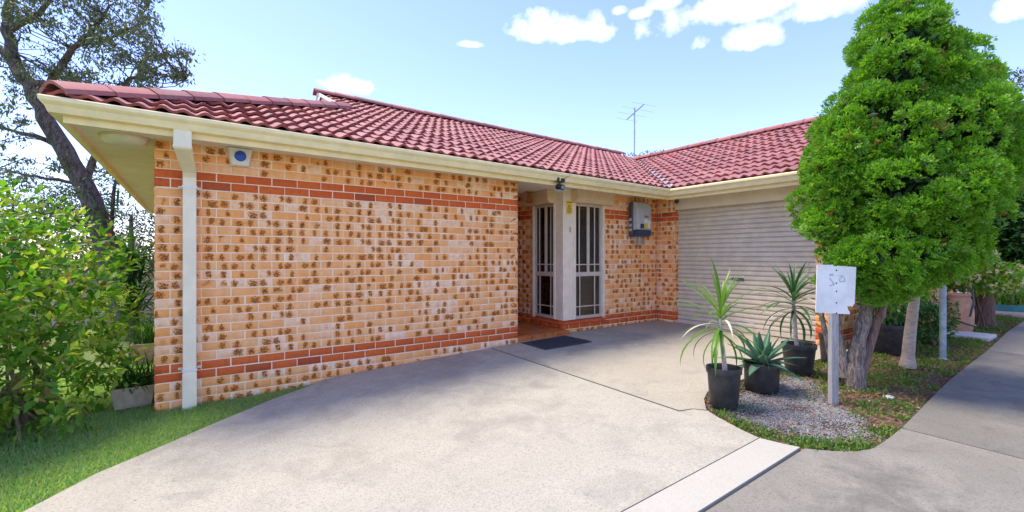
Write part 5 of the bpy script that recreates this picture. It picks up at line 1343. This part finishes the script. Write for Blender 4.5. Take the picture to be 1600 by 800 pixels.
# leaves in sprigs: twig with paired leaves
P_, D_, L_ = [], [], []
cen, dd = in_ellipsoids(1500, BE, .5)
for q, d in zip(cen, dd):
    dv = unit((d*.7+np.array([0, 0, .25])+rng.normal(size=3)*.45)[None])[0]; L = random.uniform(.14, .30); m_ = random.randint(6, 11)
    for i in range(m_):
        f = i/(m_-1); sd = np.cross(dv, rng.normal(size=3)); sd /= np.linalg.norm(sd)+1e-9
        P_.append(q+dv*L*f); D_.append(dv*(.35+f*.8)+sd*(1.0-f*.5)+np.array([0, 0, -.15])); L_.append(random.uniform(.065, .125)*(1-.25*f))
P_ = np.array(P_)-bl; D_ = np.array(D_); L_ = np.array(L_)
kz = (P_[:, 2] > .02) & (P_[:, 0]+bl[0] < -.06+np.where(P_[:, 1]+bl[1] < 0, .0, 0)); P_, D_, L_ = P_[kz], D_[kz], L_[kz]
obj('leaves', leaves_mesh('leaves', P_, D_, rand_dirs(len(P_), 1.6), L_, L_*rng.uniform(.42, .58, len(L_)), M['bush'], .12), t); print('bush leaves', len(P_))
# bare canes poking out
b = MB()
for k in range(9):
    a = np.array([-1.2+random.gauss(0, .2), .05+random.gauss(0, .15), .3]); c_ = a+np.array([random.gauss(-.05, .18), random.gauss(-.1, .2), random.uniform(.6, 1.15)]); b.tube([tuple(a-bl), tuple((a+c_)/2-bl+rng.normal(size=3)*.05), tuple(c_-bl)], [.007, .006, .003], 5)
b.build('bare_canes', M['cane'], t, True)
# strap leaved plant by the trunk
yl = P(207, 395, .0098); t = thing('strap_leaf_plant', (yl[0], yl[1], float(g(yl[0], yl[1]))-.05), 'dark green strap leaved plant between gum trunk and house corner', 'plant')
b = MB(); hgt = yl[2]-float(g(yl[0], yl[1])); b.tube([(0, 0, 0), (.03, 0, hgt*.5), (0, 0, hgt)], [.05, .045, .04], 10); b.build('stem', M['gumbark'], t, True)
v, ff, c = [], [], []
for i in range(230):
    f = i/230; strap_leaf(v, ff, c, np.array([random.gauss(0, .05), random.gauss(0, .05), hgt*(.35+.68*f)]), i*2.399, random.uniform(-.2, 1.35), random.uniform(.4, .72), random.uniform(.026, .042), random.uniform(.7, 1.9), 7)
ribbon_obj('leaves', v, ff, c, M['strap'], t)
# planters
def planter(loc, w0, w1, h, label, nleaf, lr):
    t = thing('stone_planter', loc, label, 'planter'); b = MB()
    b.add([(-w0, -w0, 0), (w0, -w0, 0), (w0, w0, 0), (-w0, w0, 0), (-w1, -w1, h), (w1, -w1, h), (w1, w1, h), (-w1, w1, h), (-w1+.03, -w1+.03, h), (w1-.03, -w1+.03, h), (w1-.03, w1-.03, h), (-w1+.03, w1-.03, h), (-w1+.04, -w1+.04, h-.04), (w1-.04, -w1+.04, h-.04), (w1-.04, w1-.04, h-.04), (-w1+.04, w1-.04, h-.04)],
          [(3, 2, 1, 0)] + [(i, (i+1) % 4, 4+(i+1) % 4, 4+i) for i in range(4)] + [(4+i, 4+(i+1) % 4, 8+(i+1) % 4, 8+i) for i in range(4)] + [(8+i, 8+(i+1) % 4, 12+(i+1) % 4, 12+i) for i in range(4)] + [(12, 13, 14, 15)])
    b.build('box', M['planter'], t, bevel=.008)
    v, ff, c = [], [], []
    for i in range(nleaf): strap_leaf(v, ff, c, (random.gauss(0, w1*.4), random.gauss(0, w1*.4), h-.05), i*2.399, random.uniform(.5, 1.5), random.uniform(*lr), random.uniform(.009, .016), random.uniform(.6, 1.8), 6)
    ribbon_obj('grass_leaves', v, ff, c, M['strap2'], t)
planter((-.17, .42, -.03), .135, .165, .20, 'tapered stone planter of grassy leaves nearest the wall corner', 170, (.18, .42))
pl2 = P(226, 540, .0092); planter((-.22, pl2[1], float(g(-.22, pl2[1]))-.03), .17, .20, .28, 'second stone planter further back along the side wall', 130, (.3, .6))

# fence
fa = np.array([-9.0, 10.5]); fb = np.array([.3, 10.5])
t = thing('steel_fence', (fa[0], fa[1], -.6), 'beige steel panel fence behind the bush', 'fence')
nP = 62; wpan = (fb[0]-fa[0])/nP; b = MB()
for i in range(nP):
    b = MB(); x0 = i*wpan; b.add([(x0, 0, 0), (x0+wpan*.35, -.02, 0), (x0+wpan*.65, -.02, 0), (x0+wpan, 0, 0), (x0, 0, 1.52), (x0+wpan*.35, -.02, 1.52), (x0+wpan*.65, -.02, 1.52), (x0+wpan, 0, 1.52)], [(k, k+1, k+5, k+4) for k in range(3)])
    b.build('sheet', M['fence'], t)
b = MB(); b.box((0, -.03, 1.52), (fb[0]-fa[0], .02, 1.56)); b.build('top_rail', M['fence'], t)

# gum tree
random.seed(5)
GS = .0125
gb_ = P(205, 560, GS); gz = float(g(gb_[0], gb_[1])); gl = np.array([gb_[0], gb_[1], gz-.1])
t = thing('gum_tree', tuple(gl), 'leaning dark trunked gum tree with sparse grey green foliage at left', 'tree')
def gpt(px, py, dep=0.0): return P(px, py, GS*(1+dep)) - gl
limbs = []
def limb(pxs, r0, r1, name='limb'):
    pts = [gpt(*q) for q in pxs]; fine = []; 
    for i in range(len(pts)-1):
        for k in range(3):
            f = k/3; fine.append(pts[i]*(1-f)+pts[i+1]*f+rng.normal(size=3)*.018)
    fine.append(pts[-1]); n = len(fine); limbs.append((pxs, r0)); m = MB(); m.tube([tuple(p) for p in fine], [r0+(r1-r0)*i/(n-1) for i in range(n)], 12); o = m.build(name, M['gumbark'], t, True); return fine
main = limb([(215, 640), (205, 560), (185, 440), (160, 360), (130, 290), (100, 235), (70, 185), (48, 135), (20, 95), (10, 50), (14, 0), (5, -60)], .225, .06, 'trunk')
F2 = [limb([(48, 135), (75, 130), (100, 95), (120, 70), (150, 45), (170, 10)], .085, .02), limb([(130, 290), (150, 240), (185, 150), (205, 122), (225, 112), (262, 96)], .07, .015), limb([(160, 360), (95, 330), (50, 335), (10, 350), (-40, 355)], .06, .015),
      limb([(100, 235), (60, 215), (20, 205), (-30, 190)], .06, .015), limb([(185, 440), (170, 420), (175, 300), (190, 260), (200, 200, .1)], .05, .012), limb([(20, 95), (-20, 60), (-60, 40)], .07, .02), limb([(10, 50), (60, 20), (100, -20), (160, -50)], .06, .02), limb([(120, 70), (170, 62), (210, 40), (232, 10)], .03, .01), limb([(130, 290), (90, 280), (40, 275), (0, 262)], .04, .012), limb([(225, 112), (260, 118), (290, 125)], .02, .008)]
allpts = np.concatenate([np.array(f) for f in F2] + [np.array(main[9:])])
cl_px = []
def region(n, x0, x1, y0, y1, rpx): 
    for _ in range(n): cl_px.append((random.uniform(x0, x1), random.uniform(y0, y1), random.gauss(0, .09), rpx*random.uniform(.6, 1.3)))
region(46, 120, 235, -30, 60, 24); region(30, 0, 120, -30, 60, 22); region(22, 60, 190, 60, 130, 20); region(26, 185, 300, 75, 150, 17); region(14, 100, 200, 110, 150, 18); region(16, 215, 288, 84, 132, 13); region(16, -20, 60, 60, 200, 16); region(24, -20, 110, 190, 400, 17); region(16, 80, 180, 250, 420, 15); region(20, -120, 0, -60, 300, 24); region(20, 0, 240, -110, -30, 26)
LP, LD, LS = [], [], []; tw = MB()
for (px, py, dep, rp_) in cl_px:
    if (px > 70 and 150 < py < 235) or (px+rp_ > 312 and py > 60) : continue
    c_ = gpt(px, py, dep); r = rp_*GS; n = int(18+rp_*1.9)
    d = rand_dirs(n); q = c_ + d*(rng.random((n, 1))**.5)*r*np.array([1, 1, .8]); LP.append(q); dd = rng.normal(size=(n, 3))*.6 + np.array([0, 0, -.75]); LD.append(dd); LS.append(rng.uniform(.05, .115, n))
    j = np.argmin(np.linalg.norm(allpts-c_, axis=1)); a = allpts[j]
    if np.linalg.norm(a-c_) < 1.9: tw.tube([tuple(a), tuple((a+c_)/2+rng.normal(size=3)*.07+np.array([0, 0, .05])), tuple(c_)], [.013, .009, .005], 5)
    for k in range(4): tw.tube([tuple(c_), tuple(c_+rand_dirs(1, .1)[0]*r*.9)], [.006, .003], 4)
tw.build('twigs', M['gumbark'], t)
LP = np.concatenate(LP); LD = np.concatenate(LD); LS = np.concatenate(LS)
obj('crown', leaves_mesh('crown', LP, LD, rand_dirs(len(LP)), LS, LS*rng.uniform(.28, .42, len(LS)), M['gum'], .08), t); print('gum leaves', len(LP))
# ivy-like strands and a fern clump on the trunk
v, ff, c = [], [], []
for i in range(26):
    q = gpt(170+random.uniform(-30, 35), 300+random.uniform(-25, 90), -.06); strap_leaf(v, ff, c, q, random.uniform(0, 6.28), random.uniform(.2, 1.4), random.uniform(.3, .65), .035, random.uniform(.8, 2.0), 7)
tag(ribbon_obj('epiphyte', v, ff, c, M['strap2'], t), kind='stuff')

# background trees at left
for (px, py, s, ex, label, n) in ((205, 330, .017, [(0, 0, 0, 1.0, 1.2, 1.6), (.5, 1, -.9, 1.0, 1.2, 1.2), (-1.2, .4, -1.3, 1.1, 1, .8)], 'dense grey green tree mass behind the gum trunk', 7500), (60, 395, .022, [(0, 0, 0, 1.6, 1.4, .9), (-2.2, 0, .2, 1.8, 1.4, 1.0), (1.6, .4, .1, 1.2, 1.2, .8)], 'low olive tree beyond the fence at far left', 7000), (20, 300, .036, [(0, 0, 0, 2.6, 2.2, 1.6), (-3.6, 0, .6, 2.6, 2, 2.0), (3, 0, -.6, 2, 2, 1.2)], 'pale hazy tree far beyond the fence', 6500)):
    q = P(px, py, s); gg_ = float(g(q[0], q[1])); E2 = [(e[0], e[1], e[2]+q[2]-gg_) + tuple(e[3:]) for e in ex]
    leafy('background_tree', (q[0], q[1], gg_-.1), label, 'tree', E2, n, M['haze_leaf'], (.06*s/.014, .12*s/.014), (.02*s/.014, .04*s/.014), 2.0, trk=M['gumbark'], shell=.2, droop=.3)

print('objects', len(bpy.data.objects), 'tris', sum(sum(len(p.vertices)-2 for p in m.polygons)*1 for m in bpy.data.meshes))
